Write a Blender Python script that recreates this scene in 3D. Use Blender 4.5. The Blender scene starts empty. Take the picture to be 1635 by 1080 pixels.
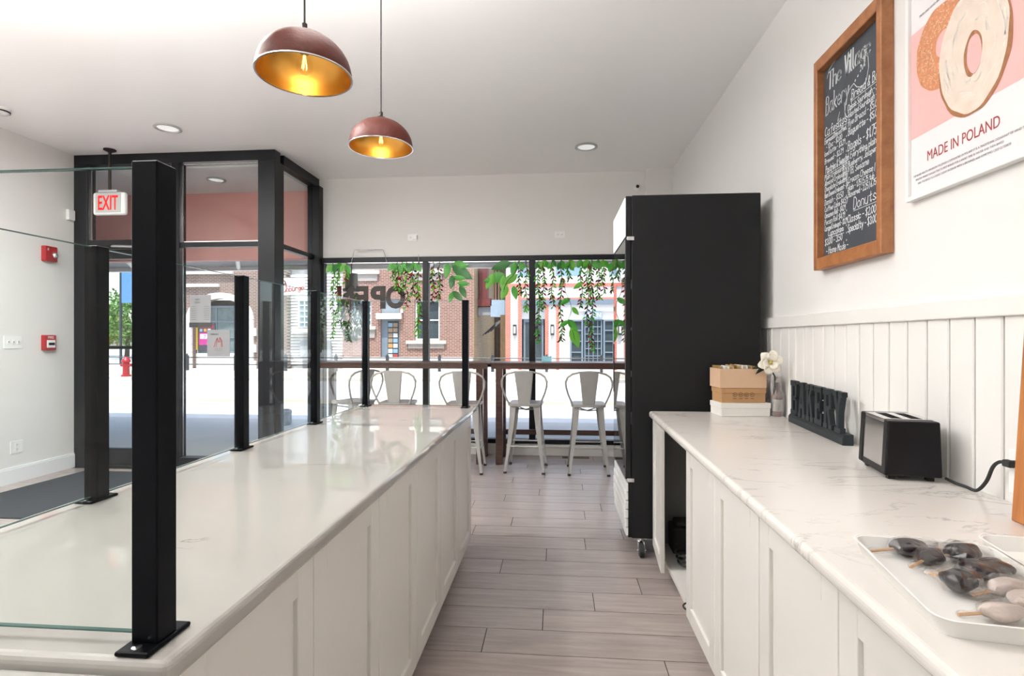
import bpy, bmesh, math, random
from mathutils import Vector, Matrix
R = math.radians
random.seed(7)
scene = bpy.context.scene
C = scene.collection

# ------------------------------------------------------------------ camera
cam_d = bpy.data.cameras.new('camera')
cam = bpy.data.objects.new('camera', cam_d); C.objects.link(cam)
cam_d.sensor_width = 36.0
cam_d.lens = 850.0 / 1635.0 * 36.0
cam_d.shift_y = 2.5 / 1635.0
cam_d.clip_start = 0.02; cam_d.clip_end = 400
cam.location = (0, 0, 1.33)
cam.rotation_euler = (R(90), 0, math.atan(70.5 / 850.0))
scene.camera = cam

# ------------------------------------------------------------------ world, sun, exposure
world = bpy.data.worlds.new('world'); scene.world = world
world.use_nodes = True
wn = world.node_tree.nodes; wl = world.node_tree.links
wn.clear()
w_out = wn.new('ShaderNodeOutputWorld'); w_bg = wn.new('ShaderNodeBackground')
sky = wn.new('ShaderNodeTexSky'); sky.sky_type = 'NISHITA'
sky.sun_disc = False; sky.sun_elevation = R(68); sky.sun_rotation = R(165)
sky.air_density = 1.0; sky.dust_density = 2.0
w_bg.inputs['Strength'].default_value = 0.25
wl.new(sky.outputs['Color'], w_bg.inputs['Color']); wl.new(w_bg.outputs[0], w_out.inputs[0])

sun_d = bpy.data.lights.new('sun', 'SUN'); sun_d.energy = 3.3; sun_d.angle = R(0.6); sun_d.color = (1, .96, .9)
sun = bpy.data.objects.new('sun', sun_d); C.objects.link(sun)
sun.location = (0, -6, 20); sun.rotation_euler = (R(22), 0, R(-10))

FILL_UP_W = 62.0
FILL_DOWN_W = 22.0
PENDANT_W = .45
vs = scene.view_settings
vs.view_transform = 'Standard'; vs.look = 'None'; vs.gamma = 1.0; vs.use_curve_mapping = False
vs.exposure = 1.02
scene.cycles.use_denoising = True
scene.cycles.max_bounces = 12; scene.cycles.diffuse_bounces = 6; scene.cycles.glossy_bounces = 5
scene.cycles.transmission_bounces = 8; scene.cycles.transparent_max_bounces = 24
scene.cycles.sample_clamp_indirect = 6.0
scene.cycles.caustics_reflective = False; scene.cycles.caustics_refractive = False

# ------------------------------------------------------------------ materials
MATS = {}
def mat(name, col, rough=.5, metal=0., var=.06, vscale=6., stretch=(1, 1, 1), bump=0., bscale=40., emit=0., coat=0., spec=.5, dark=None, detail=3.):
    """principled material whose colour is varied by a noise texture in object space"""
    if name in MATS: return MATS[name]
    m = bpy.data.materials.new(name); m.use_nodes = True
    n = m.node_tree.nodes; l = m.node_tree.links
    b = n['Principled BSDF']
    tc = n.new('ShaderNodeTexCoord'); mp = n.new('ShaderNodeMapping')
    mp.inputs['Scale'].default_value = stretch
    l.new(tc.outputs['Object'], mp.inputs['Vector'])
    no = n.new('ShaderNodeTexNoise'); no.inputs['Scale'].default_value = vscale; no.inputs['Detail'].default_value = detail
    l.new(mp.outputs[0], no.inputs['Vector'])
    mx = n.new('ShaderNodeMix'); mx.data_type = 'RGBA'
    lo = dark if dark else tuple(c * (1 - var) for c in col)
    hi = tuple(min(1, c * (1 + var * .6)) for c in col)
    mx.inputs[6].default_value = (*lo, 1); mx.inputs[7].default_value = (*hi, 1)
    l.new(no.outputs['Fac'], mx.inputs[0]); l.new(mx.outputs[2], b.inputs['Base Color'])
    b.inputs['Roughness'].default_value = rough; b.inputs['Metallic'].default_value = metal
    b.inputs['Specular IOR Level'].default_value = spec
    if coat: b.inputs['Coat Weight'].default_value = coat; b.inputs['Coat Roughness'].default_value = .04
    if bump:
        n2 = n.new('ShaderNodeTexNoise'); n2.inputs['Scale'].default_value = bscale
        l.new(mp.outputs[0], n2.inputs['Vector'])
        bu = n.new('ShaderNodeBump'); bu.inputs['Strength'].default_value = bump; bu.inputs['Distance'].default_value = .01
        l.new(n2.outputs['Fac'], bu.inputs['Height']); l.new(bu.outputs[0], b.inputs['Normal'])
    if emit:
        b.inputs['Emission Color'].default_value = (*col, 1); b.inputs['Emission Strength'].default_value = emit
    MATS[name] = m
    return m

def glass(name, tint=(1, 1, 1), gloss=1.0, rough=0.0, ior=1.45):
    if name in MATS: return MATS[name]
    m = bpy.data.materials.new(name); m.use_nodes = True
    n = m.node_tree.nodes; l = m.node_tree.links; n.clear()
    o = n.new('ShaderNodeOutputMaterial'); t = n.new('ShaderNodeBsdfTransparent'); g = n.new('ShaderNodeBsdfGlossy')
    t.inputs['Color'].default_value = (*tint, 1); g.inputs['Roughness'].default_value = rough
    g.inputs['Color'].default_value = (gloss, gloss, gloss, 1)
    lw = n.new('ShaderNodeLayerWeight'); lw.inputs['Blend'].default_value = .5
    pw = n.new('ShaderNodeMath'); pw.operation = 'POWER'; pw.inputs[1].default_value = 5; l.new(lw.outputs['Facing'], pw.inputs[0])
    f0 = ((ior - 1) / (ior + 1)) ** 2
    f = n.new('ShaderNodeMath'); f.operation = 'MULTIPLY_ADD'; f.inputs[1].default_value = 1 - f0; f.inputs[2].default_value = f0; l.new(pw.outputs[0], f.inputs[0])
    mx = n.new('ShaderNodeMixShader')
    l.new(f.outputs[0], mx.inputs[0]); l.new(t.outputs[0], mx.inputs[1]); l.new(g.outputs[0], mx.inputs[2])
    l.new(mx.outputs[0], o.inputs[0])
    MATS[name] = m
    return m

def brick_mat(name, c1, c2, mortar, scale=1.0, bw=.2, bh=.065, axis='XZ'):
    m = bpy.data.materials.new(name); m.use_nodes = True
    n = m.node_tree.nodes; l = m.node_tree.links; b = n['Principled BSDF']
    tc = n.new('ShaderNodeTexCoord'); sx = n.new('ShaderNodeSeparateXYZ'); cx = n.new('ShaderNodeCombineXYZ')
    l.new(tc.outputs['Object'], sx.inputs[0])
    l.new(sx.outputs['X' if axis[0] == 'X' else 'Y'], cx.inputs[0]); l.new(sx.outputs['Z'], cx.inputs[1])
    br = n.new('ShaderNodeTexBrick'); l.new(cx.outputs[0], br.inputs['Vector'])
    br.inputs['Scale'].default_value = scale; br.inputs['Brick Width'].default_value = bw; br.inputs['Row Height'].default_value = bh
    br.inputs['Mortar Size'].default_value = .008; br.inputs['Bias'].default_value = 0
    br.inputs['Color1'].default_value = (*c1, 1); br.inputs['Color2'].default_value = (*c2, 1); br.inputs['Mortar'].default_value = (*mortar, 1)
    l.new(br.outputs['Color'], b.inputs['Base Color']); b.inputs['Roughness'].default_value = .9
    bu = n.new('ShaderNodeBump'); bu.inputs['Strength'].default_value = .5; bu.inputs['Distance'].default_value = .01; bu.invert = True
    l.new(br.outputs['Fac'], bu.inputs['Height']); l.new(bu.outputs[0], b.inputs['Normal'])
    MATS[name] = m
    return m

def marble_mat(name, base, vein, rough, vscale, stretch, lo, hi, coat=0.):
    """pale slab with thin broken veins: the dark ridge of a distorted noise"""
    m = bpy.data.materials.new(name); m.use_nodes = True
    n = m.node_tree.nodes; l = m.node_tree.links; b = n['Principled BSDF']
    tc = n.new('ShaderNodeTexCoord'); mp = n.new('ShaderNodeMapping'); mp.inputs['Scale'].default_value = stretch
    mp.inputs['Rotation'].default_value = (0, 0, R(12))
    l.new(tc.outputs['Object'], mp.inputs[0])
    no = n.new('ShaderNodeTexNoise'); no.inputs['Scale'].default_value = vscale; no.inputs['Detail'].default_value = 8; no.inputs['Roughness'].default_value = .62
    no.inputs['Distortion'].default_value = .6
    l.new(mp.outputs[0], no.inputs['Vector'])
    s = n.new('ShaderNodeMath'); s.operation = 'SUBTRACT'; s.inputs[1].default_value = .5; l.new(no.outputs['Fac'], s.inputs[0])
    a = n.new('ShaderNodeMath'); a.operation = 'ABSOLUTE'; l.new(s.outputs[0], a.inputs[0])
    r = n.new('ShaderNodeMapRange'); r.inputs[1].default_value = 0; r.inputs[2].default_value = lo; r.inputs[3].default_value = 1; r.inputs[4].default_value = 0
    l.new(a.outputs[0], r.inputs[0])
    n2 = n.new('ShaderNodeTexNoise'); n2.inputs['Scale'].default_value = vscale * .9; n2.inputs['Detail'].default_value = 4
    l.new(tc.outputs['Object'], n2.inputs['Vector'])
    r2 = n.new('ShaderNodeMapRange'); r2.inputs[1].default_value = hi; r2.inputs[2].default_value = hi + .12
    l.new(n2.outputs['Fac'], r2.inputs[0])
    mu = n.new('ShaderNodeMath'); mu.operation = 'MULTIPLY'; l.new(r.outputs[0], mu.inputs[0]); l.new(r2.outputs[0], mu.inputs[1])
    mx = n.new('ShaderNodeMix'); mx.data_type = 'RGBA'; mx.inputs[6].default_value = (*base, 1); mx.inputs[7].default_value = (*vein, 1)
    l.new(mu.outputs[0], mx.inputs[0]); l.new(mx.outputs[2], b.inputs['Base Color'])
    b.inputs['Roughness'].default_value = rough
    if coat: b.inputs['Coat Weight'].default_value = coat; b.inputs['Coat Roughness'].default_value = .03
    MATS[name] = m
    return m

def wood_mat(name, c1, c2, rough, stretch, scale=3., rand=0., bump=.1, spec=.5):
    m = bpy.data.materials.new(name); m.use_nodes = True
    n = m.node_tree.nodes; l = m.node_tree.links; b = n['Principled BSDF']
    tc = n.new('ShaderNodeTexCoord'); mp = n.new('ShaderNodeMapping'); mp.inputs['Scale'].default_value = stretch
    l.new(tc.outputs['Object'], mp.inputs[0])
    oi = n.new('ShaderNodeObjectInfo')
    sc = n.new('ShaderNodeVectorMath'); sc.operation = 'SCALE'; sc.inputs[0].default_value = (13, 7, 5); l.new(oi.outputs['Random'], sc.inputs['Scale'])
    l.new(sc.outputs[0], mp.inputs['Location'])
    no = n.new('ShaderNodeTexNoise'); no.inputs['Scale'].default_value = scale; no.inputs['Detail'].default_value = 7; no.inputs['Roughness'].default_value = .65; no.inputs['Distortion'].default_value = .4
    l.new(mp.outputs[0], no.inputs['Vector'])
    rp = n.new('ShaderNodeMapRange'); rp.inputs[1].default_value = .3; rp.inputs[2].default_value = .7
    l.new(no.outputs['Fac'], rp.inputs[0])
    mx = n.new('ShaderNodeMix'); mx.data_type = 'RGBA'; mx.inputs[6].default_value = (*c1, 1); mx.inputs[7].default_value = (*c2, 1)
    l.new(rp.outputs[0], mx.inputs[0])
    last = mx.outputs[2]
    if rand:
        hs = n.new('ShaderNodeHueSaturation'); mr = n.new('ShaderNodeMapRange')
        mr.inputs[3].default_value = 1 - rand; mr.inputs[4].default_value = 1 + rand
        l.new(oi.outputs['Random'], mr.inputs[0]); l.new(mr.outputs[0], hs.inputs['Value']); l.new(last, hs.inputs['Color']); last = hs.outputs[0]
    l.new(last, b.inputs['Base Color']); b.inputs['Roughness'].default_value = rough; b.inputs['Specular IOR Level'].default_value = spec
    bu = n.new('ShaderNodeBump'); bu.inputs['Strength'].default_value = bump; bu.inputs['Distance'].default_value = .003
    l.new(no.outputs['Fac'], bu.inputs['Height']); l.new(bu.outputs[0], b.inputs['Normal'])
    MATS[name] = m
    return m

M_wall = mat('wall_paint', (.76, .752, .735), .6, var=.015, vscale=1.2, bump=.03, bscale=120)
M_ceil = mat('ceiling_paint', (.94, .937, .93), .4, var=.02, vscale=.7)
M_trim = mat('white_trim', (.76, .75, .725), .4, var=.015)
M_base = mat('baseboard_paint', (.80, .82, .84), .4, var=.02)
M_cab = mat('cabinet_paint', (.665, .645, .61), .32, var=.02, vscale=2)
M_black = mat('black_aluminium', (.007, .008, .011), .38, metal=.0, var=.3, vscale=8, spec=.28)
M_post = mat('black_powder_coat', (.003, .0035, .005), .36, var=.25, vscale=20, spec=.07)
M_fridge = mat('fridge_black', (.010, .0105, .0115), .5, var=.25, vscale=1.5, spec=.2)
M_grout = mat('grout', (.03, .024, .021), .9, var=.2, vscale=30)
M_plank = wood_mat('wood_look_tile', (.27, .222, .207), (.42, .365, .34), .33, (1.2, 14, 1), 2.4, rand=.09, bump=.05, spec=1.)
M_left = marble_mat('white_quartz', (.345, .332, .312), (.075, .068, .06), .012, 2.2, (1.0, 2.2, 1), .012, .60)
M_right = marble_mat('veined_laminate', (.64, .61, .575), (.40, .375, .355), .22, 1.9, (1.0, 2.8, 1), .018, .475)
M_glass = glass('clear_glass', (.975, .992, .985), 1.0, ior=1.28)
M_guard = glass('guard_glass', (.98, .993, .99), 1.0, ior=1.2)
M_gedge = mat('glass_edge', (.06, .12, .11), .15, var=.2)
M_white = mat('white_plastic', (.84, .84, .83), .35, var=.02)
M_black_p = mat('black_plastic', (.006, .006, .008), .38, var=.2, spec=.25)
M_rubber = mat('black_rubber', (.02, .02, .02), .8, var=.2)
M_steel = mat('brushed_steel', (.78, .78, .80), .16, metal=1., var=.08, vscale=14, stretch=(1, 1, 12))
M_chrome = mat('chrome', (.8, .8, .82), .12, metal=1., var=.03)
M_red = mat('red_plastic', (.36, .012, .018), .35, var=.1)
M_stool = mat('grey_stool_metal', (.36, .355, .34), .36, metal=.25, var=.08, vscale=12)
M_table = wood_mat('dark_walnut', (.035, .018, .014), (.10, .05, .038), .32, (1.2, 14, 14), 3., bump=.05)
M_oak = wood_mat('oak_frame', (.24, .085, .028), (.40, .17, .065), .45, (3, 3, 3), 5., bump=.15)
M_oak_h = wood_mat('oak_board', (.26, .085, .02), (.44, .17, .045), .5, (9, 9, 1.2), 4., bump=.15)

# ------------------------------------------------------------------ mesh helpers
class MB:
    def __init__(s): s.v = []; s.f = []; s.sm = []
    def add(s, vs, fs, smooth=False):
        o = len(s.v); s.v += [tuple(p) for p in vs]; s.f += [tuple(i + o for i in f) for f in fs]; s.sm += [smooth] * len(fs); return s
    def box(s, x0, x1, y0, y1, z0, z1):
        x0, x1 = sorted((x0, x1)); y0, y1 = sorted((y0, y1)); z0, z1 = sorted((z0, z1))
        return s.add([(x0, y0, z0), (x1, y0, z0), (x1, y1, z0), (x0, y1, z0), (x0, y0, z1), (x1, y0, z1), (x1, y1, z1), (x0, y1, z1)],
                     [(0, 3, 2, 1), (4, 5, 6, 7), (0, 1, 5, 4), (1, 2, 6, 5), (2, 3, 7, 6), (3, 0, 4, 7)])
    def prism(s, poly, o, u, w, nrm, t):
        """polygon (2-d points) placed at o with axes u, w, extruded by t along nrm"""
        o, u, w, nrm = Vector(o), Vector(u), Vector(w), Vector(nrm)
        if u.cross(w).dot(nrm) < 0: poly = list(reversed(poly))
        a = [o + u * p[0] + w * p[1] for p in poly]; b = [p + nrm * t for p in a]; n = len(poly)
        return s.add(a + b, [tuple(reversed(range(n))), tuple(range(n, 2 * n))] + [(i, (i + 1) % n, n + (i + 1) % n, n + i) for i in range(n)])
    def tube(s, pts, r, n=8, cap=True):
        pts = [Vector(p) for p in pts]; rr = r if isinstance(r, (list, tuple)) else [r] * len(pts)
        vs = []; prev = None
        for i, p in enumerate(pts):
            d = (pts[min(i + 1, len(pts) - 1)] - pts[max(i - 1, 0)]).normalized()
            if prev is None:
                a = Vector((0, 0, 1)) if abs(d.z) < .9 else Vector((1, 0, 0))
                u = d.cross(a).normalized()
            else:
                u = (prev - d * prev.dot(d)).normalized()
            prev = u; w = d.cross(u)
            for k in range(n):
                t = 2 * math.pi * k / n
                vs.append(p + u * (math.cos(t) * rr[i]) + w * (math.sin(t) * rr[i]))
        fs = []
        for i in range(len(pts) - 1):
            for k in range(n):
                fs.append((i * n + k, i * n + (k + 1) % n, (i + 1) * n + (k + 1) % n, (i + 1) * n + k))
        s.add(vs, fs, True)
        if cap: s.f += [tuple(len(s.v) - len(vs) + k for k in reversed(range(n))), tuple(len(s.v) - n + k for k in range(n))]; s.sm += [False, False]
        return s
    def lathe(s, prof, c=(0, 0, 0), n=24, axis='z', closed=False, cap=True):
        vs = []; cx, cy, cz = c
        for r, h in prof:
            for k in range(n):
                t = 2 * math.pi * k / n; a, b = r * math.cos(t), r * math.sin(t)
                vs.append({'z': (cx + a, cy + b, cz + h), 'x': (cx + h, cy + a, cz + b), 'y': (cx + b, cy + h, cz + a)}[axis])
        fs = []; m = len(prof)
        for i in range(m if closed else m - 1):
            j = (i + 1) % m
            for k in range(n): fs.append((i * n + k, i * n + (k + 1) % n, j * n + (k + 1) % n, j * n + k))
        s.add(vs, fs, True)
        if not closed and cap:
            o = len(s.v) - len(vs)
            if prof[0][0] > 1e-6: s.f.append(tuple(o + k for k in reversed(range(n)))); s.sm.append(False)
            if prof[-1][0] > 1e-6: s.f.append(tuple(o + (m - 1) * n + k for k in range(n))); s.sm.append(False)
        return s
    def ball(s, c, r, nu=12, nv=8, fn=None):
        rx, ry, rz = (r, r, r) if not isinstance(r, (tuple, list)) else r
        vs = []
        for j in range(nv + 1):
            ph = math.pi * j / nv
            for k in range(nu):
                t = 2 * math.pi * k / nu; d = (math.sin(ph) * math.cos(t), math.sin(ph) * math.sin(t), -math.cos(ph))
                q = fn(d) if fn else 1.
                vs.append((c[0] + d[0] * rx * q, c[1] + d[1] * ry * q, c[2] + d[2] * rz * q))
        fs = [(j * nu + k, j * nu + (k + 1) % nu, (j + 1) * nu + (k + 1) % nu, (j + 1) * nu + k) for j in range(nv) for k in range(nu)]
        return s.add(vs, fs, True)
    def map(s, fn): s.v = [tuple(fn(p)) for p in s.v]; return s
    def rot(s, ang, c=(0, 0)):
        ca, sa = math.cos(ang), math.sin(ang)
        return s.map(lambda p: (c[0] + (p[0] - c[0]) * ca - (p[1] - c[1]) * sa, c[1] + (p[0] - c[0]) * sa + (p[1] - c[1]) * ca, p[2]))
    def mesh(s, name, m=None, origin=(0, 0, 0)):
        me = bpy.data.meshes.new(name)
        me.from_pydata([(p[0] - origin[0], p[1] - origin[1], p[2] - origin[2]) for p in s.v], [], s.f)
        me.polygons.foreach_set('use_smooth', s.sm); me.validate(); me.update()
        if any(s.sm): me.set_sharp_from_angle(angle=R(40))
        if m: me.materials.append(m)
        return me
    def build(s, name, m, parent=None, bev=0., seg=2, origin=None):
        o0 = wpos(parent) if parent else (origin if origin else s.base())
        me = s.mesh(name, m, o0)
        o = bpy.data.objects.new(name, me); C.objects.link(o)
        if parent: o.parent = parent
        else: o.location = o0
        if bev:
            md = o.modifiers.new('edge', 'BEVEL'); md.width = bev; md.segments = seg; md.limit_method = 'ANGLE'; md.angle_limit = R(50)
        return o
    def base(s):
        xs = [p[0] for p in s.v]; ys = [p[1] for p in s.v]; zs = [p[2] for p in s.v]
        return ((min(xs) + max(xs)) / 2, (min(ys) + max(ys)) / 2, min(zs))

def wpos(o):
    p = Vector((0, 0, 0))
    while o: p += o.location; o = o.parent
    return p
def B(*a): return MB().box(*a)
def tag(o, label=None, cat=None, group=None, kind=None):
    if label: o['label'] = label
    if cat: o['category'] = cat
    if group: o['group'] = group
    if kind: o['kind'] = kind
    return o
def thing(name, loc, label=None, cat=None, group=None, kind=None):
    o = bpy.data.objects.new(name, None); C.objects.link(o); o.location = loc
    o.empty_display_size = .1
    return tag(o, label, cat, group, kind)
def struct(o, label=None, cat=None): return tag(o, label, cat, kind='structure')
def copy_tree(o, parent=None):
    c = o.copy(); C.objects.link(c); c.parent = parent
    for ch in list(o.children): copy_tree(ch, c)
    return c
def inst(me, name, parent, loc, rot=(0, 0, 0), scale=(1, 1, 1)):
    o = bpy.data.objects.new(name, me); C.objects.link(o); o.parent = parent
    o.location = Vector(loc) - wpos(parent); o.rotation_euler = rot; o.scale = scale
    return o

# ---- flat lettering: built-in typeface and a one-stroke handwriting
def text_mesh(mb, s, o, u, w, nrm, size, ext=.0005, xs=1., off=0., align='LEFT', shear=0.):
    cu = bpy.data.curves.new('lettering', 'FONT'); cu.body = s; cu.size = 1; cu.extrude = .5; cu.offset = off; cu.align_x = align; cu.shear = shear
    cu.resolution_u = 4
    ob = bpy.data.objects.new('lettering', cu)
    me = bpy.data.meshes.new_from_object(ob)
    o, u, w, nrm = Vector(o), Vector(u), Vector(w), Vector(nrm)
    vs = [o + u * (v.co.x * size * xs) + w * (v.co.y * size) + nrm * ((v.co.z + .5) * ext) for v in me.vertices]
    flip = u.cross(w).dot(nrm) < 0
    mb.add(vs, [tuple(reversed(p.vertices)) if flip else tuple(p.vertices) for p in me.polygons])
    bpy.data.meshes.remove(me); bpy.data.objects.remove(ob); bpy.data.curves.remove(cu)
    return mb
GL = {'a': '4536160403123244 464352', 'b': '0902 052645432203', 'c': '4526050322 2243', 'd': '4942 452605032244', 'e': '0444452605032243', 'f': '48392822 0646',
 'g': '4641301001 452605032244', 'h': '0902 0516364542', 'i': '0602 0708', 'j': '26211000 2728', 'k': '0902 0446 1442', 'l': '090312', 'm': '0602 0516263532 3546566562',
 'n': '0602 0516364542', 'o': '26050322434526', 'p': '0600 052645432203', 'q': '4640 452605032244', 'r': '0602 04163645', 's': '452605432203', 't': '28233243 0646',
 'u': '0603123244 4642', 'v': '062246', 'w': '0612355266', 'x': '0642 0246', 'y': '0622 4610', 'z': '06460242',
 'A': '022942 1434', 'B': '0902 0929483606 36443202', 'C': '482907042243', 'D': '0902 092947442202', 'E': '49090242 0636', 'F': '490902 0636', 'G': '4829070422434525',
 'H': '0902 4942 0646', 'I': '0902', 'J': '49432203', 'K': '0902 4906 0642', 'L': '090242', 'M': '0209254942', 'N': '02094249', 'O': '29070422444729', 'P': '0902 0929483606',
 'R': '0902 0929483606 2642', 'S': '482907442203', 'T': '0949 2922', 'U': '0904224449', 'V': '092249', 'W': '0912365269', 'X': '0942 0249', 'Y': '092549 2522', 'Z': '09490242',
 '0': '29070422444729', '1': '072922', '2': '0829470242', '3': '08294726442203', '4': '390444 3932', '5': '49090636442203', '6': '39050322442605', '7': '094922', '8': '29074422044729',
 '9': '472607294732', '$': '482907442203 2921', '-': '0535', '.': '0203', ',': '0301', '&': '42172937041244', '!': '0904 0203', '|': '0901', '/': '0249', "'": '0907', ':': '0203 0506'}
def ribbon(mb, pts, o, u, w, nrm, wd, lift=.0006):
    o, u, w, nrm = Vector(o), Vector(u), Vector(w), Vector(nrm)
    for (a, b) in zip(pts, pts[1:]):
        dx, dy = b[0] - a[0], b[1] - a[1]; L = math.hypot(dx, dy) or 1e-6; ex, ey = dx / L * wd * .4, dy / L * wd * .4; nx, ny = -dy / L * wd / 2, dx / L * wd / 2
        q = [(a[0] - ex + nx, a[1] - ey + ny), (a[0] - ex - nx, a[1] - ey - ny), (b[0] + ex - nx, b[1] + ey - ny), (b[0] + ex + nx, b[1] + ey + ny)]
        if u.cross(w).dot(nrm) < 0: q.reverse()
        mb.add([o + u * p[0] + w * p[1] + nrm * lift for p in q], [(0, 1, 2, 3)])
def hand(mb, s, x, y, h, o, u, w, nrm, wd=.0015, xs=.8, slant=.12, jit=.05, rise=0., rnd=random):
    """writes s with pen strokes; x, y is the start of the baseline, h the capital height"""
    k = h / 7.; cx = x
    for ch in s:
        if ch == ' ': cx += 2.6 * k * xs; continue
        g = GL.get(ch)
        if not g: continue
        mxx = 0
        for st in g.split():
            pts = []
            for i in range(0, len(st), 2):
                px, py = int(st[i]), int(st[i + 1]) - 2; mxx = max(mxx, px)
                jx, jy = rnd.uniform(-1, 1) * jit * 5, rnd.uniform(-1, 1) * jit * 5
                X = cx + (px + jx + py * slant) * k * xs; Y = y + (py + jy) * k + (cx - x) * rise
                pts.append((X, Y))
            ribbon(mb, pts, o, u, w, nrm, wd)
        cx += (mxx + 1.5) * k * xs
    return cx

# ================================================================== THE ROOM
XL, XR, YB, ZC, YR = -5.01, 1.30, 6.163, 3.25, -4.6
fl = struct(MB().box(XL - .1, -2.93, YR, 5.26, -.12, -.004).box(-2.93, XR + .1, YR, YB + .19, -.12, -.004).build('floor', M_grout), 'grey brown wood-look plank tile floor with dark grout lines', 'floor')
PW, PL, Y0, G = .1915, 1.022, 2.246, .0042
JX = {9: .215, 10: .354, 11: -.431, 12: -.146, 13: .236, 14: -.41, 15: -.11, 16: .244, 17: -.3, 18: .1, 19: .41, 20: -.2}
rest = MB()
for r in range(-35, 21):
    ya, yb = Y0 + PW * r + G / 2, Y0 + PW * (r + 1) - G / 2
    if yb > YB: yb = YB
    if ya < YR: ya = YR
    if yb - ya < .02: continue
    j = JX.get(r, -.318 + .2545 * (r % 4) + .013 * math.sin(r * 3.1))
    x = j - PL * math.ceil((j - XL) / PL)
    while x < XR:
        a, b = max(x, XL if yb < 5.16 else -2.83) + G / 2, min(x + PL, XR) - G / 2
        if b - a > .02:
            bx = B(a, b, ya, yb, -.004, 0)
            if r < -8 or (x + PL < -3.4 and yb < 3.0): rest.add(bx.v, bx.f)
            else:
                o = bx.build('plank', M_plank, origin=((a + b) / 2, (ya + yb) / 2, 0)); o.parent = fl
                o.location = Vector(o.location) - fl.location
        x += PL
po = rest.build('plank_field', M_plank, fl); po['kind'] = 'stuff'

struct(B(XL - .1, XR + .1, YR, YB + .19, ZC, ZC + .12).build('ceiling', M_ceil), 'smooth white painted ceiling', 'ceiling')
wr = struct(B(XR, XR + .1, YR, YB + .19, 0, ZC).build('wall_right', M_wall), 'off white side wall above beadboard wainscot', 'wall')
struct(B(XL - .1, XL, YR, 5.26, 0, ZC).build('wall_left', M_wall), 'plain off white side wall with fire alarm devices', 'wall')
struct(B(XL - .1, XR + .1, YR - .1, YR, 0, ZC).build('wall_rear', M_wall), 'off white wall behind the serving counters', 'wall')
struct(B(-2.87, XR, YB, YB + .19, 2.3, ZC).build('wall_back', M_wall), 'off white wall band above the street windows', 'wall')
struct(B(1.009, XR, 6.08, YB, 2.3, ZC).build('trim_4', M_wall), 'boxed-in corner chase beside the ceiling corner', 'wall')
b = B(-2.82, XR, 6.105, YB + .19, 0, .10); b.box(-2.82, XR, 6.08, YB + .19, .10, .13)
struct(b.build('baseboard_back', M_trim, bev=.004), 'white ledge running under the street windows', 'baseboard')
b = B(XL, XL + .016, YR, 5.15, 0, .135); b.box(XL, XL + .011, YR, 5.15, .135, .15)
struct(b.build('baseboard_left', M_base, bev=.002), 'white baseboard along the bare side wall', 'baseboard')

# wainscot boards and cap rail on the right wall
gro = [3.99 - .104 * i for i in range(7)] + [3.30, 3.177, 3.067, 2.981, 2.888, 2.788, 2.684, 2.587, 2.486, 2.384, 2.284, 2.181, 2.073, 1.969, 1.863, 1.757, 1.65]
while gro[-1] > -1.2: gro.append(gro[-1] - .1035)
for a, b_ in zip(gro, gro[1:]):
    if a - b_ < .05: continue
    B(XR - .014, XR, b_ + .0035, a - .0035, .80, 1.402).build('plank', M_trim, wr, bev=.004, seg=1)
struct(B(XR - .028, XR, -1.2, 3.93, 1.398, 1.458).build('trim_1', M_trim, bev=.004), 'flat white cap rail on top of the beadboard', 'trim')
struct(B(XR - .006, XR, -1.2, 1.9, 1.458, 1.463).map(lambda p: (p[0], p[1], p[2] + (.012 * max(0, 1.75 - p[1]) if p[2] > 1.46 else 0))).build('trim_2', M_wall), 'caulk bead along the cap rail', 'trim')

# ---- black storefront framing of the recessed entry
w1 = struct(thing('window_1', (-3.4, 5.2, 0), kind='structure'), 'black aluminium framed glazing around the entry door', 'window')
ya, yb = 5.15, 5.26
for a in [(XL, -2.826, ya, yb, 3.147, ZC), (XL, -4.862, ya, yb, 0, 3.147), (-3.932, -3.850, ya, yb, 0, 3.147), (-3.005, -2.826, ya, yb + .07, 0, 3.147),
          (-3.850, -3.005, ya + .02, yb - .02, 2.28, 2.33), (-4.862, -3.932, ya + .01, yb - .01, 2.275, 2.365), (-3.850, -3.005, ya, yb, 0, .12), (-4.862, -3.932, ya, yb, -.004, .02)]:
    B(*a).build('frame_bar', M_black, w1, bev=.003, seg=1)
for a in [(-3.850, -3.005, .12, 2.28), (-3.850, -3.005, 2.33, 3.147), (-4.862, -3.932, 2.365, 3.147)]:
    B(a[0], a[1], 5.2, 5.208, a[2], a[3]).build('pane', M_glass, w1)
for a in [(-3.835, -3.02, 5.19, 5.198, 3.130, 3.147), (-3.835, -3.02, 5.19, 5.198, 2.33, 2.342), (-3.850, -3.835, 5.19, 5.198, .12, 3.147), (-4.862, -4.847, 5.19, 5.198, 2.365, 3.147)]:
    B(*a).build('glazing_bead', M_steel, w1)
w2 = struct(thing('window_2', (-2.87, 5.7, 0), kind='structure'), 'black framed side glazing between entry and street window', 'window')
for a in [(-2.925, -2.826, 5.33, YB, 3.147, ZC), (-2.925, -2.78, 6.06, 6.2, 0, 3.147), (-2.90, -2.84, 5.33, 6.06, 2.28, 2.33), (-2.925, -2.826, 5.33, 6.06, 0, .12)]:
    B(*a).build('frame_bar', M_black, w2, bev=.003, seg=1)
for a in [(.12, 2.28), (2.33, 3.147)]: B(-2.874, -2.866, 5.33, 6.06, *a).build('pane', M_glass, w2)
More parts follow.
